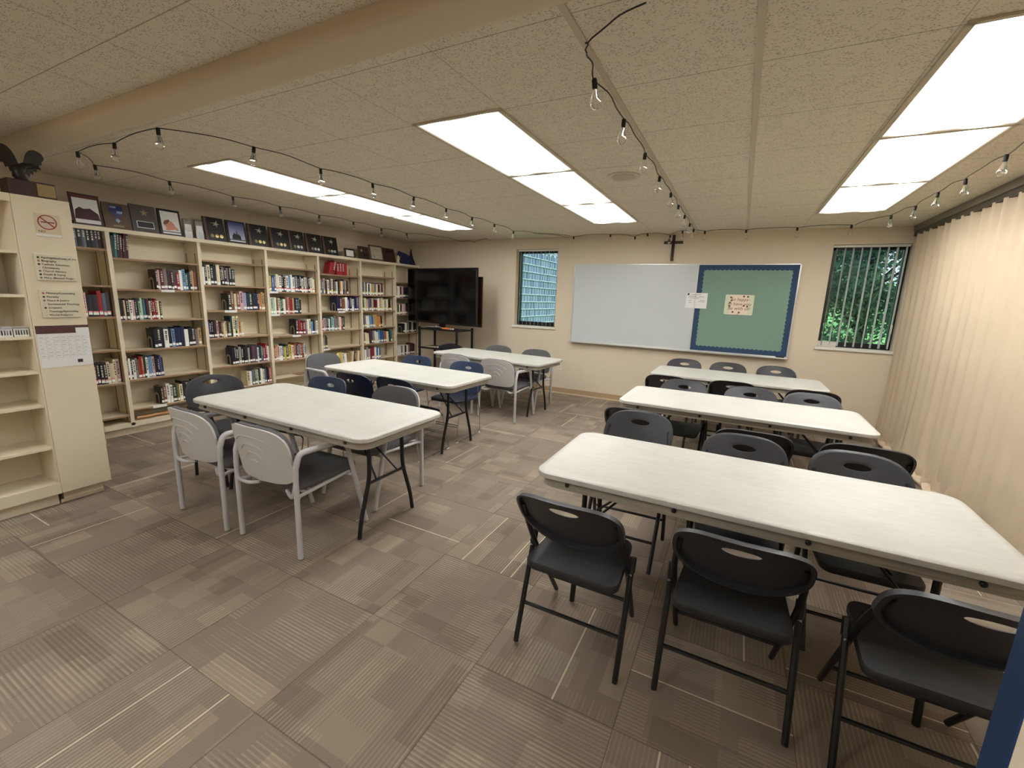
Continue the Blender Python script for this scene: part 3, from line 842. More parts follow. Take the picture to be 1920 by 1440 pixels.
MB().lathe([(0, .006), (.006, .004), (.006, 0)], 8, M=plane_M((-.005, -.004, -.128), (1, 0, 0), (0, 0, 1))).build('push_pin', m_ink, po)
er = MB().prism(rrect(-.05, .05, -.022, .022, .008), 0, .022)
tag(er.build('felt_eraser', m_ink, loc=(.54, D-.048, .93)), 'dark felt eraser lying at the right end of the whiteboard tray', 'eraser')
# crucifix
cr = empty('crucifix', (-1.012, D, 2.23), 0, 'dark wooden crucifix on the wall above the whiteboard', 'crucifix')
MB().box(-.021, .021, -.02, 0, 0, .37).box(-.134, .134, -.02, 0, .243, .283).build('cross', m_wood, cr, bevel=.003)
cp = MB()
cp.tube([(0, -.034, .06), (.004, -.036, .11), (.0, -.04, .15), (-.002, -.038, .19), (0, -.036, .24), (0, -.036, .262)], [.008, .012, .017, .015, .02, .009], 8)
cp.tube([(-.12, -.03, .268), (-.06, -.034, .258), (0, -.036, .247), (.06, -.034, .258), (.12, -.03, .268)], [.006, .008, .012, .008, .006], 6)
cp.lathe([(0, .018), (.012, .013), (.016, 0), (.012, -.013), (0, -.018)], 10, M=Matrix.Translation((.004, -.04, .288)))
cp.build('corpus', m_bronze, cr)
ol = empty('wall_outlet', (-2.69, D, .475), 0, 'cream wall outlet low on the back wall beside the left tables', 'outlet')
MB().box(-.036, .036, -.006, 0, -.058, .058).build('cover_plate', m_winwht, ol, bevel=.003)
MB().lathe([(0, 0), (.016, 0)], 14, M=plane_M((0, -.007, .022), (1, 0, 0), (0, 0, 1))).lathe([(0, 0), (.016, 0)], 14, M=plane_M((0, -.007, -.022), (1, 0, 0), (0, 0, 1))).build('socket_face', m_tanlip, ol)

# ------------------------------------------------------------------ television and cart
tv = empty('television', (-4.80, 6.46, 1.02), -.17, 'large black flat television facing the room in the far left corner', 'television')
MB().box(-.87, .87, -.02, .03, .09, 1.06).build('bezel', m_tvblack, tv, bevel=.006)
MB().box(-.85, .85, -.0225, -.0195, .12, 1.04).build('screen', m_screen, tv)
MB().box(-.55, .55, .03, .09, .25, .9).build('rear_housing', m_tvblack, tv, bevel=.02)
MB().box(-.06, .06, .02, .07, .0, .15).box(-.3, .3, -.10, .12, 0, .015).build('stand', m_tvblack, tv, bevel=.004)
bp = MB().box(-.84, .84, 0, .018, .02, .87)
tag(bp.build('backing_board', mat('dark_mahogany', (58, 30, 22), .4), loc=(-4.76, 6.60, 1.07)), 'dark brown board standing behind the television, edge showing at its right', 'board').rotation_euler = (0, 0, -.17)
ct = empty('equipment_cart', (-4.69, 6.46, 0), 0, 'black metal equipment cart under the television', 'cart')
for (x, y) in ((-.42, -.21), (.39, -.21), (-.39, .2), (.44, .2)):
    MB().box(x-.016, x+.016, y-.016, y+.016, .06, 1.05).build('post', m_blackmetal, ct)
    MB().lathe([(0, -.03), (.03, -.025), (.032, 0), (.03, .025), (0, .03)], 12, M=Matrix.Translation((x, y, .032)) @ Matrix.Rotation(PI/2, 4, 'Y')).build('caster', m_rubber, ct)
for z in (.20, .66, 1.0):
    MB().box(-.44, .46, -.23, .22, z, z+.02).box(-.44, .46, -.232, -.224, z, z+.035).build('shelf', m_blackmetal, ct, bevel=.003)
def cable(name, pts, r, m, label):
    return tag(MB().tube(fillet(pts, .05, 6), r, 6).build(name, m), label, 'cable')
cable('cable', [(-5.0, 6.28, 1.03), (-4.9, 6.24, 1.06), (-4.75, 6.3, 1.05), (-4.8, 6.26, 1.08), (-4.6, 6.27, 1.045), (-4.5, 6.3, 1.03)], .007, mat('grey_cable', (150, 152, 160), .5), 'grey coiled cable lying on the cart below the television')
bag = MB(); bag.grid(lambda u, v: (-4.62+.5*u, 6.212-.002*v, .74-.16*math.sin(u*PI)*v-.03*v+.06*math.sin(u*PI)*(1-v)), 16, 8)
bag.grid(lambda u, v: (-4.62+.5*u, 6.40-.19*v, .682+.06*math.sin(u*PI)*math.sin(v*PI*.5)), 16, 6)
bag.grid(lambda u, v: (-4.62+.5*u, 6.17-.01*math.sin(v*PI), .74-.16*math.sin(u*PI)*v-.03*v+.06*math.sin(u*PI)*(1-v)), 16, 8)
tag(bag.build('cable_bag', mat('black_cloth', (22, 20, 26), .9)), 'dark cloth bag drooping over the middle shelf of the equipment cart', 'bag')
tag(MB().box(-4.62, -4.47, 6.25, 6.31, 1.02, 1.055).build('orange_box', mat('orange_card', (226, 130, 56), .6), bevel=.004), 'small orange box on the top shelf of the equipment cart', 'box')
tag(MB().prism(rrect(-4.44, -4.39, 6.25, 6.30, .012), 1.02, 1.05).build('white_adapter', m_white), 'small white adapter beside the orange box on the cart', 'adapter')
tag(MB().prism(rrect(-5.06, -4.78, 6.26, 6.44, .01), .68, .69).build('tan_folder', mat('manila_card', (190, 176, 140), .7)), 'tan folder lying on the middle shelf of the equipment cart', 'folder')
tag(MB().lathe([(0, .02), (.02, .016), (.03, 0), (.02, -.016), (0, -.02)], 12, M=Matrix.Translation((-4.70, 6.28, .702)) @ Matrix.Scale(1.6, 4, (1, 0, 0))).build('computer_mouse', m_white), 'white computer mouse on the middle shelf of the equipment cart', 'mouse')

# ------------------------------------------------------------------ bookcases
XF = -5.75; XBK = -6.045
UP = [1.36, 2.186, 3.03, 3.854, 4.683, 5.52, 6.355, 7.025]
SH = [[1.956, 1.596, 1.279, .935, .582, .224], [1.879, 1.566, 1.24, .918, .60, .275], [1.93, 1.64, 1.331, .994, .63, .324],
      [1.92, 1.584, 1.274, .965, .615, .357], [1.873, 1.569, 1.302, .996, .717, .42], [1.895, 1.568, 1.298, 1.008, .724, .44], [1.82, 1.538, 1.223, .868, .438, .20]]
bk = empty('wall_bookcase', ((XF+XBK)/2, 4.2, 0), 0, 'long cream bookcase of seven bays along the left wall', 'bookcase')
bx, by = (XF+XBK)/2, 4.2
def bpart(name, mb, m, par=None, bev=.0015):
    return mb.build(name, m, bk if par is None else par, bevel=bev)
for y in UP: bpart('upright', MB().box(XBK-bx, XF-bx, y-.018-by, y+.018-by, .1, 2.13), m_case)
bpart('top_panel', MB().box(XBK-bx, XF+.006-bx, UP[0]-.02-by, UP[-1]+.012-by, 2.125, 2.165), m_case)
bpart('back_panel', MB().box(XBK-bx-.006, XBK-bx+.004, UP[0]-by, UP[-1]-by, .1, 2.13), m_caseback)
bpart('base', MB().box(XBK-bx, XF-bx, UP[0]-.018-by, UP[-1]+.012-by, .085, .135).box(XBK-bx, XF-.05-bx, UP[0]-by, UP[-1]-by, 0, .086), m_case)
bpart('toe_lip', MB().box(XF-.05-bx, XF-.044-bx, UP[0]-by, UP[-1]-by, 0, .028), m_tanlip)
shelfobj = {}
for i, zs in enumerate(SH):
    y0, y1 = UP[i]+.018, UP[i+1]-.018
    for j, z in enumerate(zs):
        shelfobj[(i, j)] = bpart('shelf', MB().box(XBK+.004-bx, XF-.012-bx, y0-by, y1-by, z-.019, z-.001).box(XF-.0125-bx, XF-.008-bx, y0-by, y1-by, z-.0195, z-.0005, 1), [m_case, m_edge], bev=.001)
    tr_ = MB()
    for yy in (y0+.002, y1-.002):
        for xx in (XBK+.05, XF-.06): tr_.box(xx-.008-bx, xx+.008-bx, yy-.0025-by, yy+.0025-by, .15, 2.0)
    bpart('shelf_standard', tr_, m_edge, bev=0)
# shelf label holders
for (i, j, a, b) in ((1, 1, 2.601, 2.732), (2, 2, 3.262, 3.414), (3, 1, 3.859+.02, 4.001), (3, 2, 3.875, 4.002), (3, 3, 4.181, 4.321), (4, 2, 5.024, 5.164), (4, 4, 4.71, 4.834), (1, 5, 2.387, 2.521)):
    z = SH[i][j]; MB().box(XF-.008-bx, XF-.005-bx, a-by, b-by, z-.026, z+.002).build('label_holder', m_paper, shelfobj[(i, j)])

# near bookcase (front face x=-4.27) and the cross bookcase whose end panel carries the signs
NX = -4.27
nb = empty('side_bookcase', (NX-.15, .2, 0), 0, 'empty cream bookcase at the left edge, nearest the camera', 'bookcase')
def np_(name, x0, x1, y0, y1, z0, z1, m=m_case): return MB().box(x0-NX+.15, x1-NX+.15, y0-.2, y1-.2, z0, z1).build(name, m, nb, bevel=.0015)
NU = [-.60, .25, 1.156]
for y in NU[:2]: np_('upright', NX-.30, NX-.004, y-.016, y+.016, .10, 2.13)
np_('upright', NX-.30, NX-.004, 1.140, 1.1485, .10, 2.13)
np_('top_panel', NX-.30, NX+.002, NU[0]-.016, 1.1485, 2.115, 2.165); np_('back_panel', NX-.305, NX-.295, NU[0], 1.14, .1, 2.13, m_caseback)
np_('base', NX-.30, NX, NU[0]-.016, 1.1485, .092, .175); np_('toe_kick', NX-.30, NX-.05, NU[0], 1.14, 0, .093)
for k in range(2):
    for z in (1.81, 1.525, 1.243, 1.001, .761, .449):
        np_('shelf', NX-.295, NX-.012, NU[k]+.016, NU[k+1]-.016, z-.02, z)
cb = empty('cross_bookcase', (-5.0, 1.29, 0), 0, 'cream bookcase turned sideways, wide blank end panel with signs facing the tables', 'bookcase')
def cp_(name, x0, x1, y0, y1, z0, z1, m=m_case): return MB().box(x0+5, x1+5, y0-1.29, y1-1.29, z0, z1).build(name, m, cb, bevel=.003)
cp_('end_panel', NX-.022, NX, 1.150, 1.436, .092, 2.165)
cp_('far_end_panel', -5.74, -5.72, 1.15, 1.34, .092, 2.165)
cp_('divider', -5.01, -4.99, 1.165, 1.434, .1, 2.13)
cp_('back_panel', -5.72, NX-.022, 1.148, 1.156, .1, 2.14, m_caseback)
cp_('top_panel', -5.72, NX-.022, 1.15, 1.434, 2.14, 2.165); cp_('base', -5.72, NX-.022, 1.15, 1.434, .092, .14)
cp_('toe_kick', -5.70, NX-.06, 1.17, 1.40, 0, .093); cp_('toe_lip', NX-.06, NX-.055, 1.15, 1.40, 0, .026, m_tanlip)
for z in (1.84, 1.53, 1.24, .95, .66, .37):
    cp_('shelf', -5.718, -5.012, 1.157, 1.43, z-.02, z); cp_('shelf', -4.988, NX-.024, 1.157, 1.43, z-.02, z)
tag(MB().box(-4.36, -4.32, 1.30, 1.452, .375, .60).box(-4.345, -4.33, 1.30, 1.46, .375, .55).box(-4.315, -4.308, 1.30, 1.447, .375, .57).build('paper_stack', mat('yellowed_paper', (196, 184, 140), .8)), 'yellowed papers sticking out of the cross bookcase behind its end panel', 'papers')

# signs on the end panel (plane x = NX, reading along -Y to +Y)
def sign(name, y0, y1, z0, z1, th, label, cat):
    return empty(name, (NX, (y0+y1)/2, (z0+z1)/2), 0, label, cat)
def YZ(x, y, z): return plane_M((x, y, z), (0, 1, 0), (0, 0, 1))
ns = sign('no_smoking_sign', 1.238, 1.375, 1.905, 2.07, 0, 'no smoking sign with red ring high on the bookcase end panel', 'sign')
m_red = mat('sign_red', (150, 40, 30), .5); m_pink = mat('faded_sign_print', (204, 182, 164), .6)
MB().box(0, .001, -.062, .066, -.075, .075).build('backing', mat('clear_sticker', (208, 192, 162), .4), ns)
k = MB(); R0 = .048; cz = .022
k.lathe([(R0-.006, 0), (R0-.006, .001), (R0, .001), (R0, 0)], 40, M=YZ(.001, 0, cz)); k.build('red_ring', m_red, ns)
MB().lathe([(0, 0), (R0-.006, 0)], 40, M=YZ(.0013, 0, cz)).build('ring_field', m_pink, ns)
MB().box(.0016, .0022, -.032, .036, -.003, .003).build('cigarette', m_ink, ns, loc=(0, 0, cz))
Mr = Matrix.Translation((0, 0, cz)) @ Matrix.Rotation(math.radians(45), 4, 'X')
MB().box(.0016, .0028, -.045, .045, -.0035, .0035, M=Matrix.Translation((0, 0, cz)) @ Matrix.Rotation(math.radians(-42), 4, 'X')).build('red_bar', m_red, ns)
text_mesh('NO', .022, YZ(.0014, -.05, -.047), m_ink, 'lettering', ns)
tp_ = MB().box(.002, .003, -.066, .062, -.071, -.056); tp_.build('white_tape', m_white, ns)
def list_sign(y0, y1, z0, z1, lines, dots, label):
    s_ = sign('subject_sign', y0, y1, z0, z1, .012, label, 'sign'); hw, hh = (y1-y0)/2, (z1-z0)/2
    MB().box(0, .012, -hw, hw, -hh, hh).build('sign_board', mat('ivory_sign', (212, 204, 178), .5), s_, bevel=.003)
    n_ = len(lines); dz = (2*hh-.02)/n_
    for i, t_ in enumerate(lines):
        z = hh-.016-dz*(i+.5)+.002
        text_mesh(t_, .0185, YZ(.0125, -hw+.034, z-.005), m_ink, 'lettering', s_)
        MB().lathe([(0, 0), (.0065, 0)], 14, M=YZ(.0128, -hw+.02, z)).build('colour_dot', dots[i], s_)
dr, dk_, dg, dw = mat('dot_red', (200, 110, 90), .5), mat('dot_dark', (56, 44, 36), .5), mat('dot_grey', (120, 112, 96), .5), mat('dot_pale', (200, 196, 176), .5)
G = 'subject signs on the bookcase end panel'
list_sign(1.208, 1.408, 1.622, 1.799, ['Apologetics/Lives of the', 'Biography', 'Catholic Education', 'Christianity', 'Church History', 'Death & Dying', 'Mary, Blessed Virgin'], [dk_, dr, dk_, dw, dg, dk_, dg], 'ivory subject list sign, upper of the two on the end panel')
list_sign(1.204, 1.406, 1.368, 1.562, ['Ministry/Counseling', 'Morality', 'Peace & Justice', 'Sacramental Theology', 'Scripture', 'Theology/Spirituality', 'World Religions'], [dr, dk_, dg, dw, dk_, dw, dw], 'ivory subject list sign, lower of the two on the end panel')
ca = sign('wall_calendar', 1.158, 1.436, 1.02, 1.313, 0, 'wall calendar with maroon photo strip hung on the bookcase end panel', 'calendar')
zc = (1.02+1.313)/2
MB().box(0, .003, -.139, .137, 1.02-zc, 1.262-zc).build('month_page', m_paper, ca)
MB().box(.0005, .0045, -.139, .139, 1.258-zc, 1.313-zc).build('photo_strip', mat('maroon_print', (84, 46, 44), .6, var=.35, vscale=25), ca)
MB().box(.003, .005, .065, .138, 1.24-zc, 1.295-zc).build('folded_corner', m_paper, ca)
gl = MB()
for k in range(6): gl.box(.003, .0036, -.135, .133, 1.09-zc+k*.026, 1.0908-zc+k*.026)
for k in range(6): gl.box(.003, .0036, -.097+k*.038, -.0962+k*.038, 1.08-zc, 1.24-zc)
rd = random.Random(5)
for k in range(6):
    for q in range(7):
        gl.box(.003, .0036, -.13+q*.038, -.13+q*.038+rd.uniform(.006, .026), 1.10-zc+k*.026, 1.103-zc+k*.026)
gl.build('calendar_grid', mat('pale_grey_ink', (168, 166, 168), .7), ca)
MB().box(.003, .0038, .052, .08, 1.043-zc, 1.066-zc).build('printed_block', m_ink, ca)

# baskets and binder on the near shelves
def basket(y, lab):
    e = empty('plastic_basket', (NX-.09, y, 1.2435), 0, lab, 'basket', 'white slotted baskets')
    mb = MB(); a, b, h_ = .03, .028, .06
    for (yy, s_) in ((-1, 1), (1, 1)):
        pass
    # slotted long front/back, plain ends
    for xs in (-.06, .06):
        mb.box(xs-.0015, xs+.0015, -.034, .034, 0, .012).box(xs-.0015, xs+.0015, -.036, .036, .044, .06)
        for q in range(6): mb.box(xs-.0015, xs+.0015, -.034+q*.0128, -.034+q*.0128+.0045, .010, .046)
    for ys in (-1, 1): mb.box(-.06, .06, ys*.034-.0015, ys*.034+.0015, 0, .06)
    mb.box(-.06, .06, -.034, .034, 0, .003); mb.build('basket_body', m_white, e)
    MB().box(-.063, -.058, -.038, .038, .056, .062).box(.058, .063, -.038, .038, .056, .062).box(-.063, .063, -.038, -.033, .056, .062).box(-.063, .063, .033, .038, .056, .062).build('rim', m_white, e, bevel=.0015)
    pp = MB(); rd = random.Random(int(y*100))
    for q in range(5): pp.box(-.05, .05, -.028+q*.011, -.025+q*.011, .004, .05+rd.uniform(0, .025))
    pp.build('cards', m_paper, e)
basket(1.022, 'white slotted plastic basket, left of the two on the left edge bookcase')
basket(1.099, 'white slotted plastic basket, right of the two on the left edge bookcase')
tag(MB().box(NX-.24, NX-.03, .955, .985, 1.526, 1.78).build('white_binder', m_white, bevel=.004), 'white binder at the left frame edge on the upper shelf', 'binder')

# ------------------------------------------------------------------ books
PAL = dict(k=(15, 15, 18), K=(34, 32, 36), n=(22, 30, 66), N=(13, 19, 38), w=(238, 236, 226), c=(214, 202, 164), C=(232, 222, 186), m=(80, 30, 38), M=(46, 23, 26), r=(156, 28, 34), R=(130, 22, 28),
           b=(60, 37, 26), B=(128, 78, 50), t=(58, 110, 116), T=(24, 54, 58), s=(92, 104, 118), g=(22, 54, 36), G=(18, 108, 72), e=(176, 200, 172), y=(214, 186, 74), o=(206, 134, 62), O=(184, 88, 48),
           p=(208, 168, 164), l=(158, 152, 184), L=(110, 150, 184), u=(84, 78, 138), a=(150, 146, 140), q=(128, 108, 104), x=(190, 160, 110), i=(70, 62, 76), v=(112, 108, 60), P=(96, 60, 88), z=(52, 92, 150), A=(160, 208, 200))
CN = dict(k='black', K='charcoal', n='navy', N='dark navy', w='white', c='cream', C='ivory', m='maroon', M='dark brown', r='red', R='deep red', b='brown', B='tan brown', t='teal', T='dark teal', s='slate blue', g='dark green', G='emerald',
          e='pale green', y='yellow', o='orange', O='rust', p='pink', l='lavender', L='light blue', u='indigo', a='grey', q='taupe', x='tan', i='plum grey', v='olive', P='purple', z='blue', A='aqua')
def bookmat(ch):
    return mat('book_cover_'+CN[ch].replace(' ', '_'), PAL[ch], .5, var=.12, vscale=40)
m_page = mat('book_pages', (206, 194, 166), .9); m_stw = mat('spine_sticker', (246, 246, 240), .6); m_str = mat('red_spine_sticker', (214, 60, 50), .6); m_sty = mat('yellow_spine_sticker', (222, 222, 120), .6); m_stp = mat('pink_spine_sticker', (232, 140, 140), .6)
m_title = mat('pale_spine_print', (200, 196, 180), .6); m_titled = mat('dark_spine_print', (60, 56, 60), .6)
ORD = ['first', 'second', 'third', 'fourth', 'fifth', 'sixth', 'seventh', 'eighth', 'ninth', 'tenth', 'eleventh', 'twelfth', 'thirteenth', 'fourteenth', 'fifteenth', 'sixteenth', 'seventeenth', 'eighteenth', 'nineteenth', 'twentieth', 'twenty-first', 'twenty-second', 'twenty-third', 'twenty-fourth']
BAY = ['leftmost', 'second', 'third', 'fourth', 'fifth', 'sixth', 'rightmost']
def book_geo(mb, th, ht, dp, band, rd, tilt, y, z, xf, ci=0, tall=False, ttl=0):
    """adds one book; spine faces +X at x=xf; y=left edge"""
    Mx = Matrix.Translation((xf, y, z)) @ Matrix.Rotation(tilt, 4, 'X')
    t = .0025
    mb.box(-dp, 0, 0, t, 0, ht, ci, Mx); mb.box(-dp, 0, th-t, th, 0, ht, ci, Mx)
    # rounded spine
    n_ = 4
    prof = [(.0035*math.sin(PI*k/n_), th*k/n_) for k in range(n_+1)]
    vs = [Mx @ Vector((px-.001, py, zz)) for zz in (0, ht) for px, py in prof]
    mb.add(vs, [(k, k+1, n_+1+k+1, n_+1+k) for k in range(n_)], ci, True)
    mb.add([Mx @ Vector((px-.001, py, ht)) for px, py in prof], [tuple(range(n_+1))], ci)
    mb.box(-dp+.004, -.001, t, th-t, .003, ht-.005, ci+1, Mx)
    if band:
        z0 = .012 + rd.uniform(0, .01)
        z1 = z0+.026
        if th < .5: mb.box(.0026, .0046, th*.08, th*.92, z0, z1, ci+2, Mx)
        if band in 'ryp': mb.box(.0026, .0048, th*.08, th*.92, z1, z1+.011, ci+3, Mx)
    if ttl:
        zz = ht*.9
        while zz > ht*.38:
            h_ = rd.uniform(.008, .02); mb.box(.0028, .0044, th*.3, th*.7, zz-h_, zz, ci+4, Mx); zz -= h_+rd.uniform(.003, .012)
RUNS = [ # bay, shelf, y0, y1, colours, sticker colour, height, lean
 (0, 0, 1.90, 2.15, 'KsKskKiM', '', .235, .0), (0, 2, 1.92, 2.15, 'pKKrsi', 'p', .25, 0), (0, 4, 1.93, 2.15, 'mKkMCcCp', 'p', .24, 0),
 (1, 0, 2.215, 2.36, 'TtMmMmM', '', .235, .06), (1, 1, 2.575, 2.99, 'bpmqMmirwLtTMxB', 'w', .225, 0), (1, 2, 2.215, 2.60, 'gmcMwpngeetnmCMrRCg', 'w', .225, 0),
 (1, 3, 2.49, 2.98, 'NKNwkLnnnwkkqx', 'w', .225, 0), (1, 4, 2.215, 2.55, 'bwTwaBrOgwLLpNnug', 'w', .235, .0), (1, 5, 2.49, 2.93, 'kBwwgvCKaskMc', 'w', .22, 0),
 (2, 1, 3.055, 3.44, 'wTCTKCkkkqKT', 'w', .235, 0), (2, 2, 3.33, 3.82, 'KBcBplTTKnnoxx', 'w', .225, 0), (2, 3, 3.055, 3.50, 'ukkMpbBccbvTCgCoc', 'w', .215, 0),
 (2, 4, 3.32, 3.83, 'NKkaKkKakPiwTsRrw', 'w', .23, 0), (2, 5, 3.49, 3.835, 'cwsvwgwCsNO', 'w', .225, 0),
 (3, 1, 3.88, 4.63, 'eyzzCwkKwLwwskKwKwqkwCC', 'r', .225, 0), (3, 2, 3.88, 4.38, 'eeewBcGgwBprrxnTTk', 'w', .225, 0), (3, 3, 4.27, 4.65, 'KrmRqwCLKaw', 'w', .21, 0),
 (3, 4, 3.88, 4.42, 'wOxpwwsyTyywCOBnlOBwL', 'w', .215, 0),
 (4, 0, 4.90, 5.36, 'rRrrRr', '', .20, .10), (4, 1, 4.71, 5.27, 'qspNCPCkawKoCnqb', 'y', .225, 0), (4, 2, 5.03, 5.47, 'nmBwunwnu', 'w', .215, 0),
 (4, 3, 4.71, 5.18, 'rRpsTwTAAqaqCrgg', 'w', .215, 0), (4, 4, 4.71, 4.82, 'cqbM', 'y', .20, 0), (4, 5, 4.96, 5.46, 'OCywwxxcbxC', '', .20, .12),
 (5, 1, 5.55, 6.07, 'gscbwgwxxsCbpm', 'y', .21, 0), (5, 2, 5.56, 6.29, 'GcpsTpbRwxcCaCkx', 'y', .21, 0), (5, 3, 5.55, 6.04, 'sqwwLzxxook', 'y', .21, -.05), (5, 4, 5.58, 6.29, 'qCCmiawwLzsOCTt', 'y', .21, -.08), (5, 5, 5.55, 5.98, 'kwapirrwzwz', 'y', .21, 0),
 (6, 1, 6.39, 6.80, 'pwmpKnN', 'y', .20, 0), (6, 2, 6.39, 6.80, 'ckwbppPgw', 'y', .20, 0), (6, 3, 6.58, 6.97, 'kwaKwkk', 'w', .20, 0), (6, 4, 6.39, 6.92, 'gwwqwbwqbmm', 'w', .20, 0)]
stuffv = MB(); stuff_mats = []
rd = random.Random(11)
bcount = 0
jes = 0
for (i, j, y0, y1, cols, stk, ht, lean) in RUNS:
    z = SH[i][j]+.0005; n_ = len(cols)
    wts = [rd.uniform(.7, 1.35) for _ in cols]
    if i == 1 and j == 3: wts[0] = .8
    tot = sum(wts); y = y0
    grp = 'books on the %s shelf of the %s bay' % (ORD[j], BAY[i])
    if i == 4 and j == 0: wts = [1.4, 1.2, .9, .9, .9, .9]; tot = sum(wts)
    for q, ch in enumerate(cols):
        th = (y1-y0)*wts[q]/tot; h_ = ht*rd.uniform(.86, 1.08); dp = h_*rd.uniform(.62, .74)
        if i == 2 and j == 3 and q in (11, 12, 14): h_ = .262
        tl = 0
        if i == 4 and j == 0: tl = 0; th = .062 if q < 2 else .052; y += .034 if q == 2 else 0
        thb = th*.97
        if lean > 0: tl = -lean*(1 if q >= n_*.5 or i == 1 else -1) if i == 4 else -lean
        if lean > 0 and i == 4 and j == 0: tl = -.27 if q < 2 else 0
        if lean < 0: tl = -lean
        if tl: thb = th*.9
        band = stk if (stk and rd.random() < .93) else ''
        ttl = 1 if (i <= 4 and rd.random() < .55) else 0
        xf = XF-.035-rd.uniform(0, .012)
        dark = sum(PAL[ch]) < 360
        stm = dict(w=m_stw, r=m_stw, y=m_stw, p=m_stw).get(stk, m_stw); st2 = dict(r=m_str, y=m_sty, p=m_stp).get(stk, m_stw)
        mm = [bookmat(ch), m_page, stm, st2, m_title if dark else m_titled]
        yo = y + (h_*math.sin(-tl)*0 if tl <= 0 else h_*math.sin(tl)*.0)
        zz = z + (abs(math.sin(tl))*thb if tl < 0 else 0)
        if i >= 5:
            base = len(stuff_mats); stuff_mats += mm
            book_geo(stuffv, thb, h_, dp, band, rd, tl, y, zz, xf, base, ttl=ttl)
        else:
            mb = MB(); book_geo(mb, thb, h_, dp, band, rd, tl, 0, 0, 0, 0, ttl=ttl if not (i == 2 and j == 1 and q in (6, 7)) else 0)
            o = mb.build('book', mm, loc=(xf, y, zz)); bcount += 1
            szw = 'tall' if h_ > ht*1.02 else ('short' if h_ < ht*.92 else ('thick' if wts[q] > 1.1 else 'thin' if wts[q] < .85 else 'standing'))
            tag(o, '%s %s book, %s from the left, %s shelf from top, %s bay' % (szw, CN[ch], ORD[q], ORD[j], BAY[i]), 'book', grp)
            if i == 2 and j == 1 and q in (6, 7):
                text_mesh('JESUS', .052, plane_M((.0046, thb*.22, h_*.93), (0, 0, -1), (0, 1, 0)), m_title, 'spine_title', o)
                o.children[0].data.transform(Matrix.Translation((0, 0, 0)))
        y += th
# merge duplicate materials of the farthest books
uni = []; mp_ = []
for m_ in stuff_mats:
    if m_ not in uni: uni.append(m_)
    mp_.append(uni.index(m_))
stuffv.mi = [mp_[k] for k in stuffv.mi]
tag(stuffv.build('books', uni), 'farthest rows of books in the two bays beside the television', 'books', kind='stuff')
# bookends
m_bend = mat('beige_bookend', (150, 138, 112), .45, .3)
be = None
for (i, j, y, sd) in ((1, 1, 2.56, 1), (1, 3, 2.475, 1), (1, 5, 2.475, 1), (2, 2, 3.315, 1), (2, 4, 3.305, 1), (3, 1, 3.875, 1), (3, 3, 4.255, 1), (4, 2, 5.015, 1), (5, 2, 5.545, 1), (6, 3, 6.565, 1)):
    if be is None:
        mb = MB()
        out = [(-.045, 0), (-.045, .09)]+[(-.045*math.cos(PI*k/12), .09+.045*math.sin(PI*k/12)) for k in range(1, 12)]+[(.045, .09), (.045, 0)]
        inn = [(-.027, 0), (-.027, .085)]+[(-.027*math.cos(PI*k/12), .085+.027*math.sin(PI*k/12)) for k in range(1, 12)]+[(.027, .085), (.027, 0)]
        n_ = len(out)
        for k in range(n_-1):
            q = [out[k], out[k+1], inn[k+1], inn[k]]
            mb.add([(x, 0, z) for x, z in q]+[(x, -.002, z) for x, z in q], [(0, 1, 2, 3), (7, 6, 5, 4), (0, 4, 5, 1), (1, 5, 6, 2), (2, 6, 7, 3), (3, 7, 4, 0)])
        mb.box(-.045, .045, -.002, .10, -.0002, .0012)
        be = mb.build('bookend', m_bend); o = be
    else: o = copy_tree(be)
    o.location = (XF-.10, y, SH[i][j]+.0003)
    tag(o, 'beige arched metal bookend left of the books, %s shelf from top, %s bay' % (ORD[j], BAY[i]), 'bookend', 'arched bookends')
tag(MB().box(XF-.20, XF-.04, 4.28, 4.50, SH[3][5], SH[3][5]+.006).build('loose_paper', mat('brown_folder', (150, 118, 84), .8)), 'brown folder lying flat on the lowest shelf of the fourth bay', 'folder')
rod = MB().tube([(XF-.05, 2.24, .165), (XF-.07, 2.95, .155)], .016, 10)
tag(rod.build('wooden_rod', mat('pine_rod', (190, 142, 92), .6)), 'pale wooden rod lying in the bottom of the second bay', 'rod')

# ------------------------------------------------------------------ awards on top of the bookcases
TZ = 2.1655
def frame_at(name, y0, y1, h, label, cat='plaque', lean=.16, x=XF-.03, group=None):
    """empty at the base centre of a leaning board; local x = +Y world, local z up, local -y = facing +X"""
    e = empty(name, (x, (y0+y1)/2, TZ), PI/2, label, cat, group)
    hub = Matrix.Rotation(-lean, 4, 'X')
    return e, (y1-y0)/2, hub
def fpart(name, e, hub, boxes, m, bevel=0):
    mb = MB()
    for b in boxes: mb.box(*b, M=hub)
    return mb.build(name, m, e, bevel=bevel)
def star_poly(R, r, cx=0, cz=0, rot=0, n=5):
    return [(cx+(R if k % 2 == 0 else r)*math.sin(rot+k*PI/n), cz+(R if k % 2 == 0 else r)*math.cos(rot+k*PI/n)) for k in range(2*n)]
def flat(mb, poly, yf, hub, th=.003, mi=0):
    c = (sum(p[0] for p in poly)/len(poly), sum(p[1] for p in poly)/len(poly))
    vs = [hub @ Vector((x, yf, z)) for x, z in poly]+[hub @ Vector((c[0], yf-th, c[1]))]
    n_ = len(poly); mb.add(vs, [(k, (k+1) % n_, n_) for k in range(n_)], mi)
def fix(e):  # local frame: x -> along wall, front -> -y
    return e
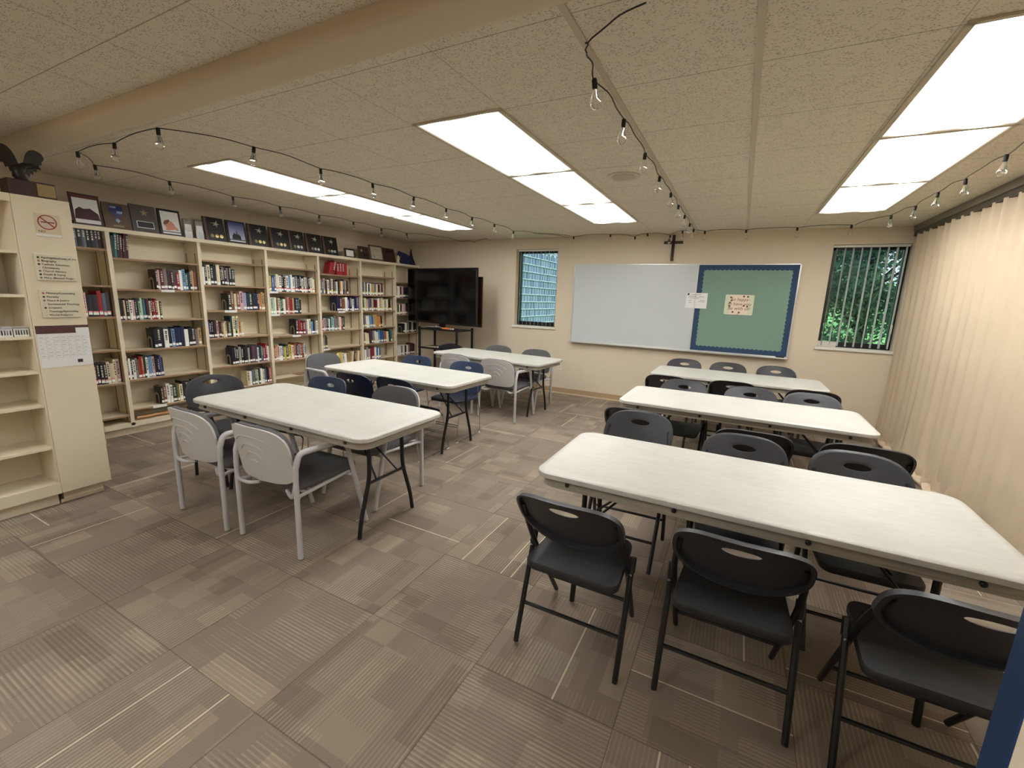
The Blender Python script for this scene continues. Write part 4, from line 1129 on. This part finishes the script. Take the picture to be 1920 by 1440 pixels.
# 1 maroon picture frame
e, hw, hb = frame_at('picture_frame', 1.955, 2.185, .30, 'framed print with maroon top and dark figures, first on the bookcase top', 'picture')
fpart('frame', e, hb, [(-hw, hw, 0, .014, 0, .30)], mat('mahogany_frame', (56, 22, 22), .4), .003)
fpart('print', e, hb, [(-hw+.02, hw-.02, -.002, 0, .02, .255)], m_paper)
fpart('print_band', e, hb, [(-hw+.02, hw-.02, -.003, -.0005, .258, .282)], mat('maroon_band', (96, 40, 40), .6))
mb = MB(); flat(mb, [(-hw+.02, .055), (hw-.02, .055), (hw-.03, .12), (.03, .165), (-.02, .155), (-.05, .17), (-hw+.03, .14)], -.003, hb); mb.build('printed_figures', mat('dark_maroon_print', (66, 30, 40), .6), e)
# 2 shield plaque
e, hw, hb = frame_at('shield_plaque', 2.195, 2.42, .27, 'brown plaque with a blue enamel shield, second on the bookcase top')
fpart('board', e, hb, [(-hw, hw, 0, .018, 0, .26)], mat('oak_plaque', (84, 62, 44), .5, var=.2, vscale=12), .003)
mb = MB(); flat(mb, [(-.055, .235), (.055, .235), (.058, .17), (.03, .125), (0, .115), (-.03, .125), (-.058, .17)], -.002, hb); mb.build('shield', mat('enamel_blue', (34, 40, 92), .3), e)
mb = MB(); flat(mb, [(-.05, .225), (.0, .225), (.0, .205), (-.05, .205)], -.006, hb); flat(mb, [(0, .18), (.05, .18), (.045, .155), (0, .155)], -.006, hb); flat(mb, [(0, .11), (.022, .085), (0, .06), (-.022, .085)], -.003, hb); mb.build('shield_band', mat('pale_enamel', (140, 150, 180), .3), e)
fpart('plate', e, hb, [(-.045, .045, -.003, 0, .022, .038)], m_brass)
# 3 star plaque
e, hw, hb = frame_at('star_plaque', 2.425, 2.66, .29, 'grey brown plaque with a gold star and engraved plate, third on the bookcase top')
fpart('board', e, hb, [(-hw, hw, 0, .018, 0, .285)], mat('grey_walnut', (70, 60, 54), .5, var=.1, vscale=20), .003)
mb = MB(); flat(mb, star_poly(.042, .017, .005, .205), -.003, hb); mb.build('star', m_brass, e)
fpart('plate', e, hb, [(-.075, .08, -.003, 0, .045, .115)], m_silver); fpart('engraving', e, hb, [(-.069, .074, -.0045, -.001, .051, .109)], m_plaqueblack)
# 4 baby picture
e, hw, hb = frame_at('picture_frame', 2.675, 2.895, .29, 'black framed picture of a sleeping baby, fourth on the bookcase top', 'picture')
fpart('frame', e, hb, [(-hw, hw, 0, .014, 0, .285)], m_plaqueblack, .003)
fpart('print', e, hb, [(-hw+.024, hw-.02, -.002, 0, .045, .26)], m_paper); fpart('caption_strip', e, hb, [(-hw+.024, hw-.02, -.002, 0, .018, .036)], m_paper)
skin = mat('printed_skin', (206, 142, 118), .6)
def ell(cx, cz, rx, rz, rot=0, n=22):
    return [(cx+rx*math.cos(t)*math.cos(rot)-rz*math.sin(t)*math.sin(rot), cz+rx*math.cos(t)*math.sin(rot)+rz*math.sin(t)*math.cos(rot)) for t in [2*PI*k/n for k in range(n)]]
mb = MB(); flat(mb, ell(-.012, .115, .062, .046, -.7), -.003, hb); mb.build('printed_head', skin, e)
mb = MB(); flat(mb, ell(.048, .078, .026, .015, -.9), -.007, hb); flat(mb, ell(-.03, .066, .03, .012, .1), -.007, hb); mb.build('printed_hands', skin, e)
mb = MB(); flat(mb, ell(-.04, .142, .040, .016, .75), -.0075, hb); mb.build('printed_hair', mat('printed_hair', (120, 78, 62), .6), e)
# 5,6 acrylic awards
for (a, b, w_) in ((2.915, 3.0, 'left'), (3.035, 3.12, 'right')):
    e, hw, hb = frame_at('acrylic_award', a, b, .22, 'small clear acrylic award with white card, %s of the pair' % w_, 'award', .06, group='clear acrylic awards')
    fpart('block', e, hb, [(-hw, hw, 0, .02, 0, .21)], m_acrylic, .003); fpart('card', e, hb, [(-hw+.01, hw-.012, -.002, 0, .07, .15)], m_white)
    mb = MB(); flat(mb, star_poly(.018, .007, 0, .185), -.003, hb); mb.build('star', m_star, e)
# 7..13 star medal plaques, 8 = blue poster
PQ = [(3.135, 3.37, 0), (3.395, 3.64, 1), (3.665, 3.93, 0), (3.965, 4.24, 0), (4.245, 4.495, 0), (4.52, 4.80, 0), (4.82, 5.10, 0)]
seq = ['leftmost', '', 'second', 'third', 'fourth', 'fifth', 'rightmost']
for q, (a, b, kind) in enumerate(PQ):
    if kind:
        e, hw, hb = frame_at('picture_frame', a, b, .28, 'black framed blue print of a church against the sky, between star plaques', 'picture')
        fpart('frame', e, hb, [(-hw, hw, 0, .014, 0, .28)], m_plaqueblack, .003)
        m_skyp = NT('blue_sky_print'); _s = m_skyp.node('ShaderNodeSeparateXYZ'); m_skyp.l.new(m_skyp.obj(), _s.inputs[0])
        m_skyp.put(m_skyp.b.inputs['Base Color'], m_skyp.mix(m_skyp.math('MULTIPLY', _s.outputs[2], 4.0, clamp=True), (196, 200, 222), (52, 60, 128))); m_skyp = m_skyp.m
        fpart('print', e, hb, [(-hw+.03, hw-.022, -.002, 0, .052, .262)], m_skyp); fpart('caption_strip', e, hb, [(-hw+.03, hw-.022, -.002, 0, .026, .04)], m_paper)
        mb = MB(); flat(mb, [(-.06, .053), (.05, .053), (.045, .10), (.02, .12), (.01, .10), (.0, .19), (-.006, .11), (-.03, .13), (-.06, .09)], -.003, hb); mb.build('printed_church', m_ink, e)
        continue
    e, hw, hb = frame_at('medal_plaque', a, b, .28, 'black award plaque with pewter star and three medals, %s of six' % seq[q], 'plaque', group='star and medal plaques')
    fpart('board', e, hb, [(-hw, hw, 0, .02, 0, .28)], m_walnut, .003); fpart('plate', e, hb, [(-hw+.045, hw-.004, -.003, 0, .006, .274)], m_plaqueblack)
    fpart('ribbon', e, hb, [(-hw+.014, -hw+.03, -.003, 0, .01, .275)], mat('copper_ribbon', (104, 66, 46), .4))
    mb = MB(); P = star_poly(.045, .015, .025, .205, .35); P[8] = (P[8][0]-.028, P[8][1]-.02); flat(mb, P, -.004, hb, .004); mb.build('star', m_star, e)
    for kk, mm_ in enumerate((m_silver, m_silver if q > 3 else m_gold, m_gold if q < 4 else m_silver)):
        mb = MB(); flat(mb, [(-.035+kk*.053+.021*math.cos(2*PI*t_/20), .062+.021*math.sin(2*PI*t_/20)) for t_ in range(20)], -.004, hb, .002); mb.build('medal', mm_ if kk else m_brass, e)
# 14.. right group
e, hw, hb = frame_at('picture_frame', 5.225, 5.44, .145, 'small dark frame holding a blank white card on the bookcase top', 'picture', .12)
fpart('frame', e, hb, [(-hw, hw, 0, .014, 0, .145)], m_walnut, .003); fpart('card', e, hb, [(-hw+.035, hw-.03, -.002, 0, .02, .115)], m_paper)
e, hw, hb = frame_at('eagle_plaque', 5.53, 5.76, .21, 'dark plaque with a silver ornament, right of the white card frame')
fpart('board', e, hb, [(-hw, hw, 0, .018, 0, .21)], m_walnut, .003)
mb = MB(); flat(mb, star_poly(.03, .012, -.05, .14), -.004, hb); mb.build('ornament', m_silver, e); fpart('plate', e, hb, [(-.02, .09, -.003, 0, .05, .10)], m_plaqueblack)
e, hw, hb = frame_at('certificate_frame', 5.775, 6.105, .27, 'brown framed certificate near the right end of the bookcase top', 'certificate')
fpart('frame', e, hb, [(-hw, hw, 0, .014, 0, .265)], mat('brown_frame', (92, 62, 46), .4), .004); fpart('certificate', e, hb, [(-hw+.035, hw-.035, -.002, 0, .03, .235)], mat('certificate_paper', (176, 172, 150), .7))
mb = MB(); flat(mb, [(-.06+.022*math.cos(a), .075+.022*math.sin(a)) for a in [2*PI*k/16 for k in range(16)]], -.003, hb); mb.build('seal', m_ink2, e)
fpart('script', e, hb, [(-.09, .09, -.003, -.001, .20, .204), (-.07, .07, -.003, -.001, .18, .183), (-.08, .08, -.003, -.001, .155, .158), (-.02, .09, -.003, -.001, .09, .093)], m_ink2)
e, hw, hb = frame_at('walnut_plaque', 6.115, 6.40, .25, 'plain walnut plaque with dark name plate right of the certificate')
fpart('board', e, hb, [(-hw, hw, 0, .018, 0, .25)], m_walnut, .003); fpart('plate', e, hb, [(-.09, .1, -.003, 0, .175, .215)], m_plaqueblack)
# figurine
fg = empty('figurine', (XF-.02, 6.455, TZ), 0, 'small white and gold figurine at the right end of the bookcase top', 'figurine'); fg.scale = (1.15,)*3
MB().lathe([(0, 0), (.03, 0), (.032, .01), (.02, .03), (.026, .06), (.014, .085), (.018, .10), (.012, .12), (0, .125)], 14).build('body', mat('glazed_porcelain', (232, 224, 196), .2), fg)
mb = MB()
for s_ in (-1, 1): mb.tube([(0, s_*.01, .07), (0, s_*.035, .10), (0, s_*.04, .06)], [.008, .012, .004], 6)
mb.build('wings', m_gold, fg)
# blue cloth drape / sail shape
bl = MB()
def sail(u, v):
    y = 6.52+u*.49
    if u < .6: top = .235-.115*(u/.6)**2
    elif u < .76: top = .12+(u-.6)/.16*.205
    else: top = .325-(u-.76)/.24*.31
    return (XF-.05-.05*math.sin(v*PI)-.04*math.sin(u*9)*v+.03*(1-v), y, TZ+top*v)
bl.grid(sail, 40, 8)
bl.grid(lambda u, v: (sail(u, v)[0]-.012, sail(u, v)[1], sail(u, v)[2]), 40, 8)
tag(bl.build('blue_pennant', mat('blue_satin', (28, 34, 78), .6, var=.2, vscale=12)), 'dark blue peaked cloth pennant at the far right end of the bookcase top', 'pennant')

# statues on the near bookcase
es = empty('eagle_statue', (NX-.09, 1.27, TZ), 0, 'dark bronze eagle statue with raised wings on a mahogany block', 'statue')
MB().box(-.07, .07, -.115, .115, 0, .10).build('plinth', mat('mahogany_block', (50, 18, 12), .35), es, bevel=.004)
MB().box(.0705, .074, .02, .108, .012, .09).build('name_plate', m_brass, es)
mb = MB()
mb.tube([(0, -.01, .10), (0, -.03, .135), (-.005, -.03, .17), (.01, .0, .20), (.02, .03, .205)], [.03, .04, .038, .022, .016], 10)
mb.tube([(.02, .03, .205), (.03, .055, .20), (.032, .065, .19)], [.016, .01, .003], 8)
for sg in (-1, 1):
    for th in (-.006, .006):
        def wfn(u, v, sg=sg, th=th):
            # between a leading edge (shoulder, wrist, tip) and a feathered trailing edge
            q = lambda A, B, C: (A[0]*(1-u)**2+2*B[0]*u*(1-u)+C[0]*u*u, A[1]*(1-u)**2+2*B[1]*u*(1-u)+C[1]*u*u)
            L = q((.012, .20), (.035, .36), (.115, .30)); T = q((.012, .12), (.085, .15), (.125, .275))
            f = v*(1-.16*abs(math.sin(u*20)))
            return (-.01+th*(1-v)-.02*u, -.015+sg*(L[0]*(1-f)+T[0]*f), L[1]*(1-f)+T[1]*f)
        mb.grid(wfn, 26, 5)
mb.build('eagle', m_bronze, es)
s2 = empty('bronze_statue', (NX-.10, 1.01, TZ), 0, 'low dark bronze statue at the left frame edge beside the eagle', 'statue')
mb = MB(); mb.tube([(0, -.11, .03), (0, -.06, .07), (0, 0, .085), (0, .05, .10), (0, .085, .07)], [.02, .045, .05, .035, .02], 10)
mb.tube([(0, .04, .09), (0, .055, .125), (0, .04, .14)], [.03, .022, .008], 8); mb.tube([(.02, .06, .07), (.02, .10, .02), (.02, .11, .0)], [.018, .014, .012], 7); mb.tube([(.02, -.08, .05), (.02, -.09, .0)], [.018, .012], 7)
mb.build('figure', m_bronze, s2); MB().box(-.05, .05, -.12, .125, 0, .01).build('base', m_bronze, s2, bevel=.002)

# ------------------------------------------------------------------ string lights
def bulb_geo():
    b = MB(); b.lathe([(.008, -.03), (.011, -.04), (.014, -.055), (.021, -.075), (.0235, -.088), (.021, -.100), (.013, -.109), (0, -.112)], 14)
    return b
sock_me = None; bulb_me = None
def string(name, pts, zs, label, grp, extra_pre=(), extra_post=()):
    global sock_me, bulb_me
    e = empty(name, (pts[0][0], pts[0][1], H), 0, label, 'string lights', grp); ox, oy = pts[0][0], pts[0][1]
    path = []; allp = list(extra_pre)+[(x, y, z) for (x, y), z in zip(pts, zs)]+list(extra_post)
    rr = random.Random(len(pts))
    for a, b in zip(allp[:-1], allp[1:]):
        L = math.dist(a[:2], b[:2]); sg = min(.028, L*.04)*rr.uniform(.5, 1.2)
        n_ = 8
        for k in range(n_):
            t_ = k/n_; wob = .006*math.sin(t_*9+a[1]*5)
            lift = (.018*math.sin(PI*t_)*(1 if rr.random() < 2 else 0))
            path.append((a[0]+(b[0]-a[0])*t_+wob-ox, a[1]+(b[1]-a[1])*t_-oy, min(a[2]+(b[2]-a[2])*t_+lift*.9, H-.004)-H))
    path.append((allp[-1][0]-ox, allp[-1][1]-oy, allp[-1][2]-H))
    MB().tube(path, .0032, 5).build('wire', m_socket, e)
    for idx, ((x, y), z) in enumerate(zip(pts, zs)):
        if sock_me is None:
            so = MB().lathe([(0, .008), (.009, .006), (.0115, 0), (.0115, -.03), (.009, -.035), (0, -.035)], 12).build('socket', m_socket, e); sock_me = so.data
            bo = bulb_geo().build('bulb', m_glass, so); bulb_me = bo.data
            fi = MB().tube([(0, 0, -.03), (.004, 0, -.05), (.006, .003, -.085), (0, .004, -.09), (-.006, -.002, -.085), (-.004, 0, -.05)], .0009, 4).build('x', m_filament); global fil_me; fil_me = fi.data; bpy.data.objects.remove(fi)
        else:
            so = bpy.data.objects.new('socket', sock_me); COL.objects.link(so); so.parent = e
            bo = bpy.data.objects.new('bulb', bulb_me); COL.objects.link(bo); bo.parent = so
        so.location = (x-ox, y-oy, z-H-.004); so.rotation_euler = (rr.uniform(-.12, .12), rr.uniform(-.12, .12), 0)
        so.scale = (1.05,)*3
    return e
ZA = 2.585
PA = [(-4.606, 1.641), (-4.056, 1.654), (-3.395, 1.62), (-3.155, 2.085), (-3.16, 2.64), (-3.10, 3.149), (-3.09, 3.705), (-3.128, 4.311), (-3.139, 4.876), (-3.119, 5.402), (-3.15, 6.03)]
string('string_lights', PA, [ZA]*len(PA), 'string of clear bulbs between the bookcase side and middle ceiling lamps', 'string lights', extra_post=[(-2.93, 6.5, 2.60), (-2.6, 6.9, 2.59)])
PW = [(-2.5, 6.85), (-1.91, 6.85), (-1.56, 6.95), (-1.36, 6.85), (-1.05, 6.93), (-.86, 6.7), (-.58, 6.8), (-.077, 6.85), (.50, 6.8), (1.04, 6.7)]
string('string_lights', PW, [2.595, 2.61, 2.58, 2.605, 2.585, 2.605, 2.605, 2.61, 2.61, 2.605], 'string of clear bulbs along the ceiling edge above the whiteboard', 'string lights', extra_pre=[(-3.0, 6.4, 2.6)])
PR = [(1.252, 6.013), (1.322, 5.55), (1.313, 4.985), (1.339, 4.56), (1.33, 3.968), (1.32, 3.35), (1.33, 2.75)]
string('string_lights', PR, [ZA]*len(PR), 'string of clear bulbs beside the folding partition', 'string lights', extra_pre=[(1.06, 6.68, 2.60)])
PB = [(-4.961, 1.868), (-4.96, 2.412), (-5.05, 3.055), (-5.036, 3.597), (-5.06, 4.174), (-5.022, 4.711), (-5.055, 5.292), (-5.007, 5.816)]
string('string_lights', PB, [ZA]*len(PB), 'string of clear bulbs above the long bookcase', 'string lights', extra_pre=[(-4.62, 1.66, 2.585)], extra_post=[(-4.72, 6.35, 2.59), (-4.45, 6.55, 2.53), (-4.2, 6.6, 2.52), (-3.95, 6.62, 2.575)])
PC = [(-.706, 2.081), (-.69, 2.568), (-.692, 3.168), (-.694, 3.768), (-.689, 4.335), (-.691, 4.879), (-.690, 5.435), (-.693, 6.0), (-.69, 6.45)]
string('string_lights', PC, [ZA]*len(PC), 'string of clear bulbs along the metal ceiling bar in the middle', 'string lights', extra_pre=[(-.403, 1.636, 2.575), (-.655, 1.81, 2.59), (-.668, 1.85, 2.58)])
